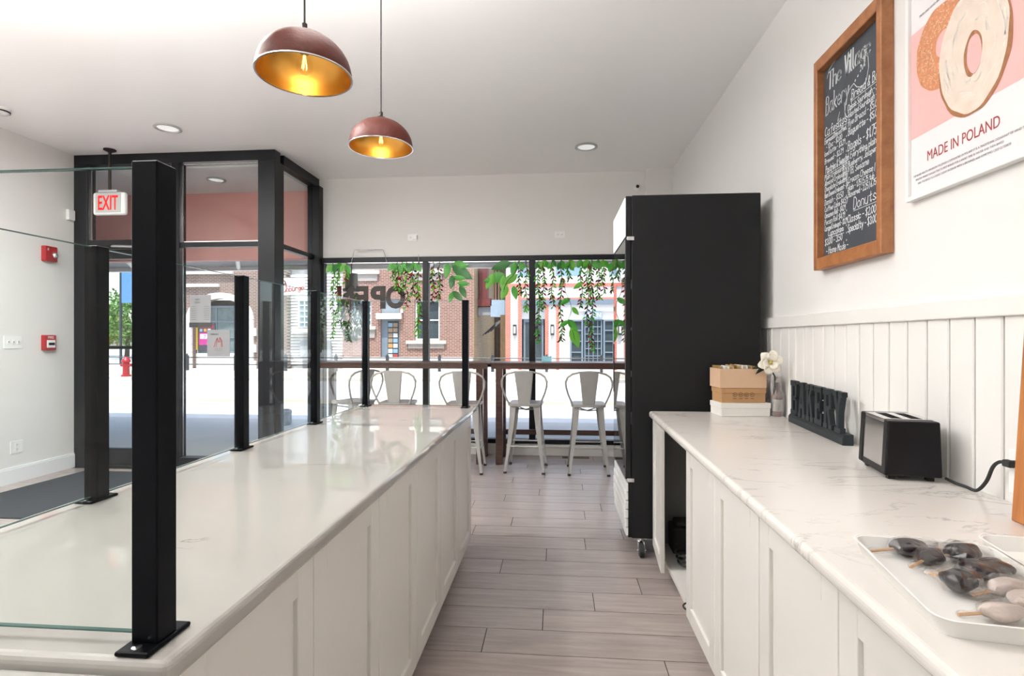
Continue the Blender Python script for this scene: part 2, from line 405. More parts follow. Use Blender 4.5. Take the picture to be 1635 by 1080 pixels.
# door
d1 = struct(thing('door_1', (-4.4, 5.2, 0), kind='structure'), 'black framed glass entry door with push bar', 'door')
for a in [(-4.855, -4.765, .025, 2.27), (-4.030, -3.938, .025, 2.27)]: B(a[0], a[1], 5.18, 5.225, a[2], a[3]).build('stile', M_black, d1, bev=.003, seg=1)
for a in [(.025, .20), (2.17, 2.27)]: B(-4.765, -4.030, 5.18, 5.225, *a).build('rail', M_black, d1, bev=.003, seg=1)
B(-4.765, -4.030, 5.199, 5.206, .20, 2.17).build('pane', M_glass, d1)
pb = MB().tube([(-4.80, 5.12, 1.25), (-3.99, 5.12, 1.25)], .016, 10).build('push_bar', M_black, d1)
for x in (-4.81, -3.985): B(x - .02, x + .02, 5.11, 5.18, 1.225, 1.275).build('bracket', M_black, pb)
cl = B(-4.60, -4.30, 5.10, 5.15, 2.29, 2.35).build('door_closer', M_black, d1, bev=.006)
MB().tube([(-4.55, 5.11, 2.29), (-4.05, 5.02, 2.26), (-4.0, 5.17, 2.24)], .012, 6).build('closer_arm', M_steel, cl)
# recess beyond the entry door
M_pink = mat('pink_fascia_paint', (.66, .30, .27), .6, var=.05, vscale=2)
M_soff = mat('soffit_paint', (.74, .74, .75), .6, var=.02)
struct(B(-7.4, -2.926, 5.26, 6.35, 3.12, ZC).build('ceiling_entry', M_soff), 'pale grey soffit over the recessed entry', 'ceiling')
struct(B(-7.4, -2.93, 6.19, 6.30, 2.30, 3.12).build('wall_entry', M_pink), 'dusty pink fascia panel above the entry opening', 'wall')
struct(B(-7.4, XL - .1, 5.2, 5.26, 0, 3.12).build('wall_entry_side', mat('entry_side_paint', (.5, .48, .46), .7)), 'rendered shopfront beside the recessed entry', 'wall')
# ---- street windows
w3 = struct(thing('window_3', (-1, 6.17, 0), kind='structure'), 'row of black framed street windows over the bar tables', 'window')
wy0, wy1 = 6.125, 6.215
mull = [(-2.82, -2.755), (-1.559, -1.491), (-.311, -.238), (.95, 1.02)]
B(-2.78, XR, wy0, wy1, 2.242, 2.302).build('frame_bar', M_black, w3, bev=.003, seg=1)
B(-2.78, XR, wy0, wy1, .13, .18).build('frame_bar', M_black, w3, bev=.003, seg=1)
for a in mull: B(a[0], a[1], wy0, wy1, .18, 2.242).build('frame_bar', M_black, w3, bev=.003, seg=1)
B(-2.78, XR, wy0 + .01, wy0 + .02, 2.234, 2.242).build('glazing_bead', M_steel, w3)
for a, b_ in [(-2.755, -1.559), (-1.491, -.311), (-.238, .95), (1.02, XR)]: B(a, b_, 6.166, 6.174, .18, 2.242).build('pane', M_glass, w3)

# ================================================================== LEFT SERVING COUNTER
LT = .914
def shaker(parent, x, sx, y0, y1, z0, z1, warp=None, hinge=None):
    """five-piece door: x is the outer face, sx the way it faces; hinge=(y, angle) swings it"""
    t, st, rc = .021, .068, .011
    fr = MB()
    xa, xb = x - sx * t, x
    for a in [(y0, y0 + st, z0, z1), (y1 - st, y1, z0, z1), (y0 + st, y1 - st, z0, z0 + st), (y0 + st, y1 - st, z1 - st, z1)]: fr.box(xa, xb, *a)
    pn = B(x - sx * .018, x - sx * rc, y0 + st - .004, y1 - st + .004, z0 + st - .004, z1 - st + .004)
    for m in (fr, pn):
        if warp: m.map(warp)
        if hinge: m.rot(hinge[1], (x, hinge[0]))
    d = fr.build('door', M_cab, parent, bev=.0018, seg=1)
    pn.build('panel', M_cab, d)
    return d
def cabinet_left(y0, y1, label):
    c = thing('base_cabinet', (-.88, (y0 + y1) / 2, 0), label, 'cabinet')
    B(-1.20, -.585, y0 + .001, y1 - .001, .09, .845).build('body', M_cab, c)
    B(-1.18, -.60, y0 + .001, y1 - .001, 0, .09).build('toe_kick', M_cab, c)
    ym = (y0 + y1) / 2
    shaker(c, -.526, 1, y0 + .002, ym - .002, .095, .870 if y0 > .5 else .860); shaker(c, -.526, 1, ym + .002, y1 - .002, .095, .870 if y0 > .5 else .860)
    return c
cabinet_left(2.41, 3.27, 'white shaker base cabinet at the window end of the glossy counter')
cabinet_left(1.55, 2.41, 'middle white shaker base cabinet under the glossy counter')
cabinet_left(.69, 1.55, 'white shaker base cabinet under the thick front guard post')
cabinet_left(-.20, .66, 'white base cabinet below the lower counter slab')
tag(B(-1.245, -.498, .645, 3.335, .877, LT).build('countertop', M_left, bev=.012, seg=4), 'long glossy white quartz countertop carrying the glass guard', 'countertop')
tag(B(-1.90, -.528, -1.2, .641, .866, .903).build('countertop', M_left, bev=.014, seg=4), 'lower white counter slab at the near end of the glossy counter', 'countertop')

# ---- glass guard: six posts and the panes between them
gd = thing('counter_glass_guard', (-.9, 2.0, LT), 'clear glass counter guard held by square black posts', 'glass guard')
GT = 1.572
def post(x, y, along='y'):
    p = B(x - .019, x + .019, y - .019, y + .019, LT + .006, GT).build('post', M_post, gd, bev=.002, seg=1)
    hx, hy = (.024, .042) if along == 'y' else (.042, .024)
    pl = B(x - hx, x + hx, y - hy, y + hy, LT, LT + .007).build('base_plate', M_post, p, bev=.003)
    for s in (-1, 1):
        q = (x, y + s * .031) if along == 'y' else (x + s * .031, y)
        MB().lathe([(.0065, LT + .007), (.0065, LT + .0095), (.003, LT + .0105)], (q[0], q[1], 0), 12).build('screw', M_chrome, p)
    return p
RX, PY = -1.19, [.692, 1.29, 1.93, 2.545, 3.25]
post(-.553, .692)
for y in PY: post(RX, y)
post(-.553, 3.225)
for a, b_ in zip(PY, PY[1:]):
    g = B(RX - .003, RX + .003, a + .02, b_ - .02, LT + .012, GT - .004).build('glass_panel', M_guard, gd)
    for z in (LT + .012, GT - .004): B(RX - .0032, RX + .0032, a + .02, b_ - .02, z - .0011, z + .0011).build('polished_edge', M_gedge, g)
for yy in (.692, 3.236):
    g = B(RX + .02, -.573, yy - .003, yy + .003, LT + .012, GT - .004).build('glass_panel', M_guard, gd)
    for z in (LT + .012, GT - .004): B(RX + .02, -.573, yy - .0032, yy + .0032, z - .0011, z + .0011).build('polished_edge', M_gedge, g)

# ================================================================== RIGHT BACK COUNTER
# (the worktop falls a little towards the camera, as in the photograph)
def RZ(y): return .845 + .017 * y
def rwarp(p): return (p[0], p[1], p[2] if p[2] < .12 else p[2] * RZ(p[1]) / .9)
ct = B(.556, XR - .014, -1.2, 3.265, .861, .9)
ct.map(rwarp)
tag(ct.build('countertop', M_right, bev=.015, seg=4), 'grey veined white worktop along the beadboard wall', 'countertop')
def cabinet_right(y0, y1, label, op=False):
    c = thing('base_cabinet', (.92, (y0 + y1) / 2, 0), label, 'cabinet')
    ym = (y0 + y1) / 2
    if not op:
        B(.64, XR - .02, y0 + .001, y1 - .001, .09, .83).map(rwarp).build('body', M_cab, c)
        B(.65, XR - .02, y0 + .001, y1 - .001, 0, .09).build('toe_kick', M_cab, c)
        shaker(c, .579, -1, y0 + .002, ym - .002, .095, .855, rwarp); shaker(c, .579, -1, ym + .002, y1 - .002, .095, .855, rwarp)
    else:
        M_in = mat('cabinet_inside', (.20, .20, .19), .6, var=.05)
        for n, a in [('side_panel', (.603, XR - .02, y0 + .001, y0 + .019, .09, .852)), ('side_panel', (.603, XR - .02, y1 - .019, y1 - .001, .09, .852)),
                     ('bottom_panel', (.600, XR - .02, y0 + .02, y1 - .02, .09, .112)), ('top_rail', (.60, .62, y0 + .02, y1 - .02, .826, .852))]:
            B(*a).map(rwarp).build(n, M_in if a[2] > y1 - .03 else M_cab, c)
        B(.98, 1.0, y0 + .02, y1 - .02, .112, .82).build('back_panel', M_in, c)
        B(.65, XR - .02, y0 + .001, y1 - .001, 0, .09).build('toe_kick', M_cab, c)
        shaker(c, .579, -1, ym + .012, y1 - .002, .095, .853, rwarp, hinge=(y1, R(-4.2)))
    return c
cabinet_right(2.44, 3.265, 'white base cabinet beside the black fridge with one bay standing open', True)
cabinet_right(1.58, 2.438, 'white shaker base cabinet next to the open bay')
cabinet_right(.72, 1.578, 'white shaker base cabinet below the tray of wrapped treats')
cabinet_right(-.14, .718, 'white shaker base cabinet at the near end of the veined worktop')
# cords lying in the open bay
pts = [(.72 + .06 * math.cos(t) * (1 + .02 * t), 2.93 + .085 * math.sin(t), .119 + .004 * t) for t in [i * .35 for i in range(62)]]
tag(MB().tube(pts, .006, 6).build('coiled_cord', M_rubber), 'black cord coiled on the floor of the open cabinet bay', 'cord')
b = B(.66, .80, 3.08, 3.22, .113, .26); b.box(.68, .78, 3.10, 3.20, .26, .29)
tag(b.build('power_adapter', M_rubber, bev=.01), 'dark lump of equipment inside the open cabinet bay', 'adapter')
pts = [(.625 + .05 * math.cos(t), 2.47 + .045 * math.sin(t), .117) for t in [i * .3 for i in range(19)]]
tag(MB().tube(pts, .004, 6).build('cable_loop', M_rubber), 'thin black cable loop at the front lip of the open cabinet bay', 'cable')

# ================================================================== FRIDGE
FY, FX0, FX1, FYF = 3.30, .460, 1.222, 3.96
M_lit = mat('lit_sign_face', (.95, .96, .97), .3, var=.01, emit=.75)
M_fgrille = mat('fridge_grille_white', (.76, .76, .755), .35, var=.03)
fr = thing('display_fridge', (.84, 3.63, 0), 'tall black glass-door display fridge on casters', 'fridge')
b = B(FX0, FX1, FY, FY + .02, .115, 2.212); b.box(FX0, FX1, FYF - .02, FYF, .115, 2.212); b.box(FX1 - .02, FX1, FY + .02, FYF - .02, .115, 2.212)
b.box(FX0, FX1 - .02, FY + .02, FYF - .02, 1.96, 2.212); b.box(FX0, FX1 - .02, FY + .02, FYF - .02, .115, .46)
b.build('body', M_fridge, fr, bev=.004, seg=1)
B(1.15, 1.19, FY + .02, FYF - .02, .46, 1.96).build('interior_back', M_white, fr)
hd = B(.424, FX0 - .001, FY, FYF, 1.955, 2.208).build('header_box', M_fridge, fr, bev=.004)
B(.420, .424, FY + .012, FYF - .012, 1.965, 2.198).build('sign_face', M_lit, hd)
dr = MB()
for a in [(FY + .002, FY + .055, .475, 1.945), (FYF - .055, FYF - .002, .475, 1.945), (FY + .055, FYF - .055, .475, .53), (FY + .055, FYF - .055, 1.89, 1.945)]: dr.box(.422, FX0 - .004, *a)
do = dr.build('door', M_fridge, fr, bev=.004)
B(.420, .428, FY + .003, FYF - .003, .478, 1.942).build('door_glass', glass('fridge_glass', (.55, .58, .59), 1., ior=2.6), do)
B(.4165, .4205, FYF - .03, FYF - .012, .95, 1.30).build('handle', M_black_p, do)
for z in (.47, 1.948): B(.43, .475, FY - .004, FY + .05, z - .012, z + .012).build('hinge', M_chrome, fr, bev=.003)
gp = B(.440, FX0, FY + .004, FYF - .004, .12, .46).build('kick_panel', M_fridge, fr)
for i in range(6):
    z = .128 + i * .054; bow = .012 + .010 * math.sin((i + .5) / 6 * math.pi)
    B(.440 - bow, .442, FY + .006, FYF - .006, z, z + .048).build('slat', M_fgrille, fr, bev=.004)
for z in (.80, 1.10, 1.40, 1.70):
    sh = MB()
    for i in range(12): yy = FY + .04 + i * (FYF - FY - .08) / 11; sh.box(.47, 1.14, yy - .003, yy + .003, z - .003, z + .003)
    sh.box(.47, .476, FY + .03, FYF - .03, z - .005, z + .005); sh.box(1.13, 1.136, FY + .03, FYF - .03, z - .005, z + .005)
    sh.build('wire_shelf', M_white, fr)
for (cx, cy) in ((.520, 3.345), (1.15, 3.345), (.520, 3.91), (1.15, 3.91)):
    k = B(cx - .035, cx + .035, cy - .035, cy + .035, .106, .115).build('caster', M_chrome, fr, bev=.002)
    MB().lathe([(.022, .082), (.028, .094), (.028, .106)], (cx, cy, 0), 14).build('swivel', M_chrome, k)
    f = MB()
    for s in (-1, 1): f.prism([(-.014, .085), (.014, .085), (-.022, .030), (-.046, .030)], (cx + s * .018 - .002, cy, 0), (0, 1, 0), (0, 0, 1), (1, 0, 0), .004)
    f.box(cx - .02, cx + .02, cy - .014, cy + .014, .08, .086)
    f.build('fork', M_chrome, k)
    MB().lathe([(.012, -.015), (.036, -.015), (.041, -.010), (.041, .010), (.036, .015), (.012, .015)], (cx, cy - .034, .041), 20, 'x').build('wheel', M_rubber, k)
    MB().tube([(cx - .028, cy - .034, .041), (cx + .028, cy - .034, .041)], .007, 8).build('axle', M_chrome, k)

# ================================================================== PENDANT LAMPS
M_shade = mat('rust_red_shade', (.075, .015, .009), .5, metal=.1, spec=.2, var=.35, vscale=14, bump=.15, bscale=60)
M_gold = mat('brass_lining', (.60, .33, .07), .28, metal=.9, var=.12, vscale=10)
M_bronze = mat('dark_bronze', (.03, .022, .018), .4, metal=.6, var=.2)
M_fil = mat('glowing_filament', (1., .62, .12), .5, emit=4.)
M_bulb = glass('bulb_glass', (.98, .95, .88), 1.)
def pendant(x, y, z, label):
    t = thing('pendant_lamp', (x, y, z), label, 'pendant lamp', 'dome pendants over the glossy counter')
    K = .825; Rr, Hh, n = .203, .172, 14
    def sc_(p): return (x + (p[0] - x) * K, y + (p[1] - y) * K, z + (p[2] - z) * K)
    prof = [(Rr * math.cos(a * math.pi / 2 / n), z + .012 + Hh * math.sin(a * math.pi / 2 / n)) for a in range(n)] + [(.03, z + .012 + Hh)]
    out = [(Rr + .003, z), (Rr + .003, z + .012)] + prof[1:]
    inn = [(r - .004, h - .004) for r, h in prof if r > .04]; inn[0] = (Rr - .001, z)
    MB().lathe(out, (x, y, 0), 40, cap=False).map(sc_).build('shade', M_shade, t)
    MB().lathe(list(reversed(inn)), (x, y, 0), 40, cap=False).map(sc_).build('shade_lining', M_gold, t)
    MB().lathe([(Rr - .002, z - .002), (Rr + .005, z - .002), (Rr + .005, z + .003), (Rr - .002, z + .003)], (x, y, 0), 40, closed=True).map(sc_).build('rim', M_chrome, t)
    MB().lathe([(.036, z + .175), (.036, z + .186), (.028, z + .198), (.016, z + .205), (.012, z + .208), (.012, z + .232), (.004, z + .234)], (x, y, 0), 20).map(sc_).build('cap', M_bronze, t)
    MB().tube([(x, y, z + .19), (x, y, ZC - .02)], .0036, 8).build('cord', M_rubber, t)
    MB().lathe([(.06, ZC - .025), (.06, ZC - .001)], (x, y, 0), 24).build('ceiling_canopy', M_bronze, t)
    MB().lathe([(.021, z + .10), (.021, z + .172)], (x, y, 0), 16).map(sc_).build('socket', M_bronze, t)
    bl = MB().lathe([(.0, z + .0), (.018, z + .004), (.031, z + .018), (.037, z + .04), (.034, z + .06), (.024, z + .082), (.015, z + .102)], (x, y, 0), 20).map(sc_).build('bulb', M_bulb, t)
    fm = MB()
    for k in range(5):
        a = k * 2 * math.pi / 5
        fm.tube([(x + .004 * math.cos(a), y + .004 * math.sin(a), z + .09), (x + .012 * math.cos(a), y + .012 * math.sin(a), z + .03)], .0012, 5)
    fm.map(sc_).build('filament', M_fil, bl)
    ld = bpy.data.lights.new('pendant_glow', 'POINT'); ld.energy = PENDANT_W; ld.color = (1, .72, .4); ld.shadow_soft_size = .03
    lo = bpy.data.objects.new('pendant_glow', ld); C.objects.link(lo); lo.parent = t; lo.location = (0, 0, .02)
pendant(-.927, 1.898, 2.306, 'rust red dome pendant with brass lining hanging nearer the front post')
pendant(-.942, 2.805, 2.366, 'rust red dome pendant with brass lining hanging closer to the windows')

# ================================================================== DOWNLIGHTS (flush cans in the ceiling) AND ADDED FILL LAMPS
M_lit2 = mat('fill_downlight_lens', (1., .985, .965), .4, var=.0, emit=4.)
M_led = mat('frosted_lens', (.9, .9, .89), .35, var=.0, emit=.25)
def downlight(x, y, z, label=None, r=.085, lit=0.):
    t = thing('ceiling_downlight', (x, y, z), label, 'downlight', 'round flush ceiling downlights')
    MB().lathe([(r, z - .001), (r + .026, z - .001), (r + .028, z - .010), (r + .010, z - .016), (r, z - .008)], (x, y, 0), 32, closed=True).build('trim_ring', mat('trim_ring_grey', (.45, .45, .45), .4), t)
    MB().lathe([(0, z - .004), (r, z - .004), (r, z - .001), (0, z - .001)], (x, y, 0), 32).build('lens', M_lit2 if lit else M_led, t)
    if lit:
        ld = bpy.data.lights.new('fill_downlight_lamp', 'AREA'); ld.shape = 'DISK'; ld.size = 2 * r; ld.energy = lit; ld.color = (1, .985, .965)
        lo = bpy.data.objects.new('fill_downlight_lamp', ld); C.objects.link(lo); lo.parent = t; lo.location = (0, 0, -.012)
downlight(-3.505, 4.547, ZC, 'flush round downlight in the ceiling near the exit sign')
downlight(.298, 5.333, ZC, 'flush round downlight in the ceiling in front of the street windows')
M_bowl = mat('fill_bowl', (.80, .79, .77), .6, var=.03)
M_glow = mat('fill_bowl_lens', (1., .985, .965), .4, var=.0, emit=3.)
def fill_uplight(x, y, z, label, k_=1.):
    # added fill light: opaque bowl on three cords, shining up to brighten the ceiling
    t = thing('fill_bowl_uplight', (x, y, z - .13), label, 'pendant lamp', 'added fill uplights over the service area')
    MB().lathe([(.0, z - .13), (.10, z - .12), (.18, z - .08), (.235, z - .02), (.25, z + .012), (.238, z + .012), (.225, z - .01), (.0, z - .015)], (x, y, 0), 32).build('bowl', M_bowl, t)
    MB().lathe([(0, z - .012), (.20, z - .008), (.20, z - .004), (0, z - .004)], (x, y, 0), 32).build('lens', M_glow, t)
    for k in range(3):
        a = 2.09 * k; MB().tube([(x + .24 * math.cos(a), y + .24 * math.sin(a), z + .01), (x + .03 * math.cos(a), y + .03 * math.sin(a), ZC - .02)], .003, 6).build('cord', M_rubber, t)
    MB().lathe([(.06, ZC - .022), (.06, ZC)], (x, y, 0), 24).build('ceiling_canopy', M_bronze, t)
    ld = bpy.data.lights.new('fill_uplight_lamp', 'AREA'); ld.shape = 'DISK'; ld.size = .40; ld.energy = FILL_UP_W * k_; ld.color = (1, .985, .965)
    lo = bpy.data.objects.new('fill_uplight_lamp', ld); C.objects.link(lo); lo.parent = t; lo.location = (0, 0, .13); lo.rotation_euler = (math.pi, 0, 0)
for (x, y, z, k_, lab) in ((-2.6, 1.75, 2.78, .5, 'added fill uplight between the glossy counter and the bare wall'), (-1.2, 1.75, 2.78, .4, 'added fill uplight over the glossy counter'),
                    (-.45, 1.75, 2.82, .16, 'added fill uplight over the service aisle'), (-4.0, -.8, 2.34, .6, 'added fill uplight by the bare side wall behind the camera'),
                    (-1.6, -1.6, 2.34, .4, 'added fill uplight over the aisle behind the camera'), (-2.5, -.8, 2.34, .6, 'added fill uplight in the rear middle of the room')):
    fill_uplight(x, y, z, lab, k_)
for k, x in enumerate((-4.3, -3.5, -2.7, -1.9)):  # out-of-frame row of lit downlights, added to brighten the room
    downlight(x, 2.62, ZC, 'added fill downlight, %s from the bare wall in the row across the ceiling' % ('first', 'second', 'third', 'fourth', 'fifth', 'sixth')[k], lit=FILL_DOWN_W)
downlight(-3.785, 5.652, 3.12, 'round downlight in the soffit of the recessed entry', .075)

# ================================================================== STOOLS
def make_stool():
    t = thing('bar_stool', (0, 0, 0))
    sz = .690
    # seat: rounded square pan with a rolled edge
    def rsq(h, r, n=5):
        out = []
        for (sx, sy, a0) in ((1, 1, 0), (-1, 1, 90), (-1, -1, 180), (1, -1, 270)):
            for k in range(n + 1):
                a = R(a0 + 90 * k / n); out.append((sx * (h - r) + r * math.cos(a), sy * (h - r) + r * math.sin(a)))
        return out
    s = MB(); rings = [(rsq(.168, .05), sz - .026), (rsq(.172, .05), sz - .004), (rsq(.166, .05), sz + .002), (rsq(.12, .05), sz - .004), (rsq(.02, .015), sz - .006)]
    n = len(rings[0][0]); vs = [(x, y, z) for p, z in rings for x, y in p]
    fs = [(i * n + k, i * n + (k + 1) % n, (i + 1) * n + (k + 1) % n, (i + 1) * n + k) for i in range(len(rings) - 1) for k in range(n)]
    fs += [tuple(range((len(rings) - 1) * n, len(rings) * n)), tuple(reversed(range(n)))]
    s.add(vs, fs, True); s.build('seat', M_stool, t)
    for sx in (-1, 1):
        for sy in (-1, 1):
            ax, ay = sx * .148, sy * .148; bx, by = sx * .203, sy * .203
            # tapered angle-section leg, bowed outward near the foot
            g = MB(); prev = None; vs = []
            for (f, wd) in ((0, .062), (.3, .050), (.6, .038), (.85, .028), (1, .026)):
                cx = ax + (bx - ax) * (f ** 1.5); cy = ay + (by - ay) * (f ** 1.5); z = (sz - .012) * (1 - f) + .016 * f
                vs += [(cx, cy, z), (cx - sx * wd, cy, z), (cx - sx * wd, cy - sy * .004, z), (cx - sx * .006, cy - sy * .006, z), (cx - sx * .004, cy - sy * wd, z), (cx, cy - sy * wd, z)]
            m = 6; fs = [(i * m + k, i * m + (k + 1) % m, (i + 1) * m + (k + 1) % m, (i + 1) * m + k) for i in range(4) for k in range(m)]
            fs += [tuple(range(m)), tuple(range(4 * m, 5 * m))]
            if sx * sy < 0: fs = [tuple(reversed(f)) for f in fs]
            g.add(vs, fs); lg = g.build('leg', M_stool, t)
            B(bx - sx * .028, bx + sx * .003, by - sy * .028, by + sy * .003, 0, .020).build('rubber_foot', M_rubber, lg, bev=.003)
    def at(sx, sy, z):
        f = ((sz - .012 - z) / (sz - .028)) ** 1.5; return (sx * (.148 + .055 * f - .012), sy * (.148 + .055 * f - .012), z)
    for a, b_ in (((-1, -1), (1, -1)), ((-1, 1), (1, 1)), ((-1, -1), (-1, 1)), ((1, -1), (1, 1))):
        z = .265 if a[1] == b_[1] else .235
        MB().tube([at(*a, z), at(*b_, z)], .008, 8).build('foot_rail', M_stool, t)
    MB().tube([(-.13, -.13, sz - .05), (0, 0, sz - .075), (.13, .13, sz - .05)], .007, 6).build('cross_brace', M_stool, t)
    MB().tube([(-.13, .13, sz - .05), (0, 0, sz - .079), (.13, -.13, sz - .05)], .007, 6).build('cross_brace', M_stool, t)
    # backrest hoop (towards -y) and slat
    hp = [(-.150, -.155, sz - .01), (-.170, -.165, sz + .03), (-.200, -.180, sz + .10), (-.222, -.192, sz + .175), (-.225, -.198, sz + .225), (-.205, -.203, sz + .272), (-.160, -.207, sz + .303),
          (-.09, -.21, sz + .320), (0, -.212, sz + .325)]
    hp = hp + [(-x, y, z) for x, y, z in reversed(hp[:-1])]
    MB().tube(hp, .0095, 10).build('back_hoop', M_stool, t)
    sl = MB(); v0 = []
    for f in (0, .35, .7, 1):
        w = .060 + .034 * f; z = sz + .325 * f; y = -.160 - .052 * f
        v0 += [(-w, y - .004, z), (-w + .006, y - .010, z), (w - .006, y - .010, z), (w, y - .004, z), (w, y, z), (-w, y, z)]
    sl.add(v0, [(i * 6 + k, i * 6 + (k + 1) % 6, (i + 1) * 6 + (k + 1) % 6, (i + 1) * 6 + k) for i in range(3) for k in range(6)] + [tuple(reversed(range(6))), tuple(range(18, 24))])
    sl.build('back_slat', M_stool, t)
    return t
st0 = make_stool()
spots = [(.318, 5.42, 0, 'grey metal bar stool nearest the black fridge'), (-.306, 5.45, -3, 'grey metal bar stool beside the dark table leg'),
         (-.93, 5.37, 2, 'grey metal bar stool partly hidden by the end guard post'), (-1.63, 5.40, 2, 'grey metal bar stool seen over the counter under the painted letters'),
         (-2.13, 5.46, 62, 'grey metal bar stool turned sideways next to the entry glazing')]
for i, (x, y, a, lab) in enumerate(spots):
    o = st0 if i == 0 else copy_tree(st0)
    o.location = (x, y, 0); o.rotation_euler = (0, 0, R(a)); tag(o, lab, 'bar stool', 'metal stools at the window bar')

# ================================================================== BAR TABLES
def bar_table(x0, x1, label):
    t = thing('bar_table', ((x0 + x1) / 2, 5.84, 0), label, 'table', 'dark wood bar tables at the windows')
    y0, y1, zt = 5.60, 6.07, 1.085
    B(x0, x1, y0, y1, zt - .018, zt).build('table_top', M_table, t, bev=.003)
    B(x0 + .012, x1 - .012, y0 + .008, y0 + .03, zt - .066, zt - .018).build('apron', M_table, t)
    B(x0 + .012, x1 - .012, y1 - .03, y1 - .008, zt - .066, zt - .018).build('apron', M_table, t)
    for x in (x0 + .06, x1 - .13):
        for y in (y0 + .012, y1 - .082): B(x, x + .072, y, y + .07, 0, zt - .018).build('leg', M_table, t, bev=.003)
    B(x0 + .132, x1 - .13, y1 - .065, y1 - .03, .255, .312).build('stretcher', M_table, t, bev=.002)
    return t
bar_table(-.70, .95, 'dark wood bar table on the fridge side of the window bar')
bar_table(-2.70, -.72, 'dark wood bar table on the entry side of the window bar')
# small blue card standing on the table
tag(B(-.16, -.05, 5.94, 5.948, 1.085, 1.145).build('table_card', mat('pale_blue_card', (.35, .72, .85), .5, var=.15, vscale=30)), 'small pale blue card standing on the dark bar table', 'card')

fv = thing('floor_vent', (.22, 6.03, 0), 'brown slotted floor register under the bar stools', 'vent')
B(.07, .37, 5.985, 6.075, 0, .004).build('plate', mat('register_brown', (.09, .06, .045), .5), fv, bev=.001)
for k in range(12): B(.085 + k * .0225, .093 + k * .0225, 5.995, 6.065, .004, .007).build('slat', mat('register_slat', (.22, .17, .14), .5), fv)

# ================================================================== ENTRY MAT
def quad_slab(name, pts, z0, z1, m):
    n = len(pts); vs = [(x, y, z0) for x, y in pts] + [(x, y, z1) for x, y in pts]
    return MB().add(vs, [tuple(reversed(range(n))), tuple(range(n, 2 * n))] + [(i, (i + 1) % n, n + (i + 1) % n, n + i) for i in range(n)]).build(name, m)
M_mat = mat('charcoal_mat', (.028, .035, .045), .85, var=.35, vscale=90, bump=.5, bscale=400)
mt = tag(quad_slab('entry_mat', [(-4.80, 3.62), (-3.05, 3.62), (-3.05, 4.98), (-4.72, 4.98)], 0, .012, M_mat), 'charcoal ribbed entry mat lying inside the glass door', 'mat')
mk = MB(); rn = random.Random(5)
for k, tx in enumerate(('rent', 'mats')): hand(mk, tx, -.09, .03 - .08 * k, .055, (-3.92, 4.30, .012), (.8, .6, 0), (-.6, .8, 0), (0, 0, 1), .008, rnd=rn)
mk.build('printed_mark', M_white, mt)

# ================================================================== LEFT WALL DEVICES
XW = XL
t = thing('fire_alarm_strobe', (XW, 4.86, 2.10), 'red fire alarm horn strobe high on the bare side wall', 'fire alarm')
B(XW, XW + .05, 4.795, 4.925, 2.10, 2.25).build('housing', M_red, t, bev=.008)
MB().ball((XW + .055, 4.885, 2.165), (.028, .026, .03), 14, 10).build('strobe_lens', M_chrome, t)
mk = MB(); hand(mk, 'FIRE', 0, 0, .014, (XW + .0505, 4.815, 2.23), (0, 0, -1), (0, 1, 0), (1, 0, 0), .003, jit=0); mk.build('lettering', M_white, t)
t = thing('fire_pull_station', (XW, 4.855, 1.22), 'red fire alarm pull station with white lettering on the side wall', 'fire alarm')
B(XW, XW + .045, 4.795, 4.915, 1.225, 1.375).build('housing', M_red, t, bev=.006)
B(XW + .045, XW + .052, 4.812, 4.898, 1.25, 1.325).build('pull_bar', M_white, t, bev=.004)
B(XW + .052, XW + .060, 4.825, 4.885, 1.275, 1.30).build('pull_handle', M_black_p, t, bev=.003)
mk = MB(); text_mesh(mk, 'FIRE', (XW + .0455, 4.855, 1.340), (0, 1, 0), (0, 0, 1), (1, 0, 0), .034, align='CENTER'); mk.build('lettering', M_white, t)
M_slot = mat('socket_slot', (.02, .02, .02), .6)
def wall_plate(name, label, cat, o, u, nrm, w, h, kind='outlet', n=1, grp=None):
    o, u, nrm = Vector(o), Vector(u), Vector(nrm); up = Vector((0, 0, 1))
    t = thing(name, tuple(o - up * h / 2), label, cat, grp)
    def pb(a, b_, c, d, e, f): # along u, up, normal
        m = MB(); m.prism([(a, c), (b_, c), (b_, d), (a, d)], o + nrm * e, u, up, nrm, f - e); return m
    pb(-w / 2, w / 2, -h / 2, h / 2, 0, .006).build('plate', M_white, t, bev=.002)
    for k in range(n):
        cx = (k - (n - 1) / 2) * (.045 if n > 1 else 0)
        if kind == 'switch':
            q = pb(cx - .008, cx + .008, -.018, .018, .006, .010).build('rocker', M_white, t, bev=.001)
            pb(cx - .004, cx + .004, -.004, .010, .010, .018).build('toggle', mat('grey_toggle', (.3, .3, .3), .4), q)
        else:
            for sgn in (-1, 1):
                ax = (sgn * .024, 0) if w > h else (cx, sgn * .022)
                r = pb(ax[0] - .016, ax[0] + .016, ax[1] - .014, ax[1] + .014, .006, .008).build('receptacle', M_white, t, bev=.002)
                for dx in (-.006, .006): pb(ax[0] + dx - .0014, ax[0] + dx + .0014, ax[1] - .002, ax[1] + .007, .008, .0084).build('slot', M_slot, r)
                pb(ax[0] - .002, ax[0] + .002, ax[1] - .010, ax[1] - .006, .008, .0084).build('slot', M_slot, r)
    return t
wall_plate('light_switch_plate', 'white switch plate with three toggles on the side wall', 'switch', (XW, 4.525, 1.306), (0, 1, 0), (1, 0, 0), .165, .12, 'switch', 3)
wall_plate('wall_outlet', 'white wall outlet just above the baseboard', 'outlet', (XW, 4.56, .33), (0, 1, 0), (1, 0, 0), .115, .115)
wall_plate('wall_outlet', 'white horizontal outlet high on the back wall nearer the fridge', 'outlet', (.043, YB, 2.54), (1, 0, 0), (0, -1, 0), .12, .078)
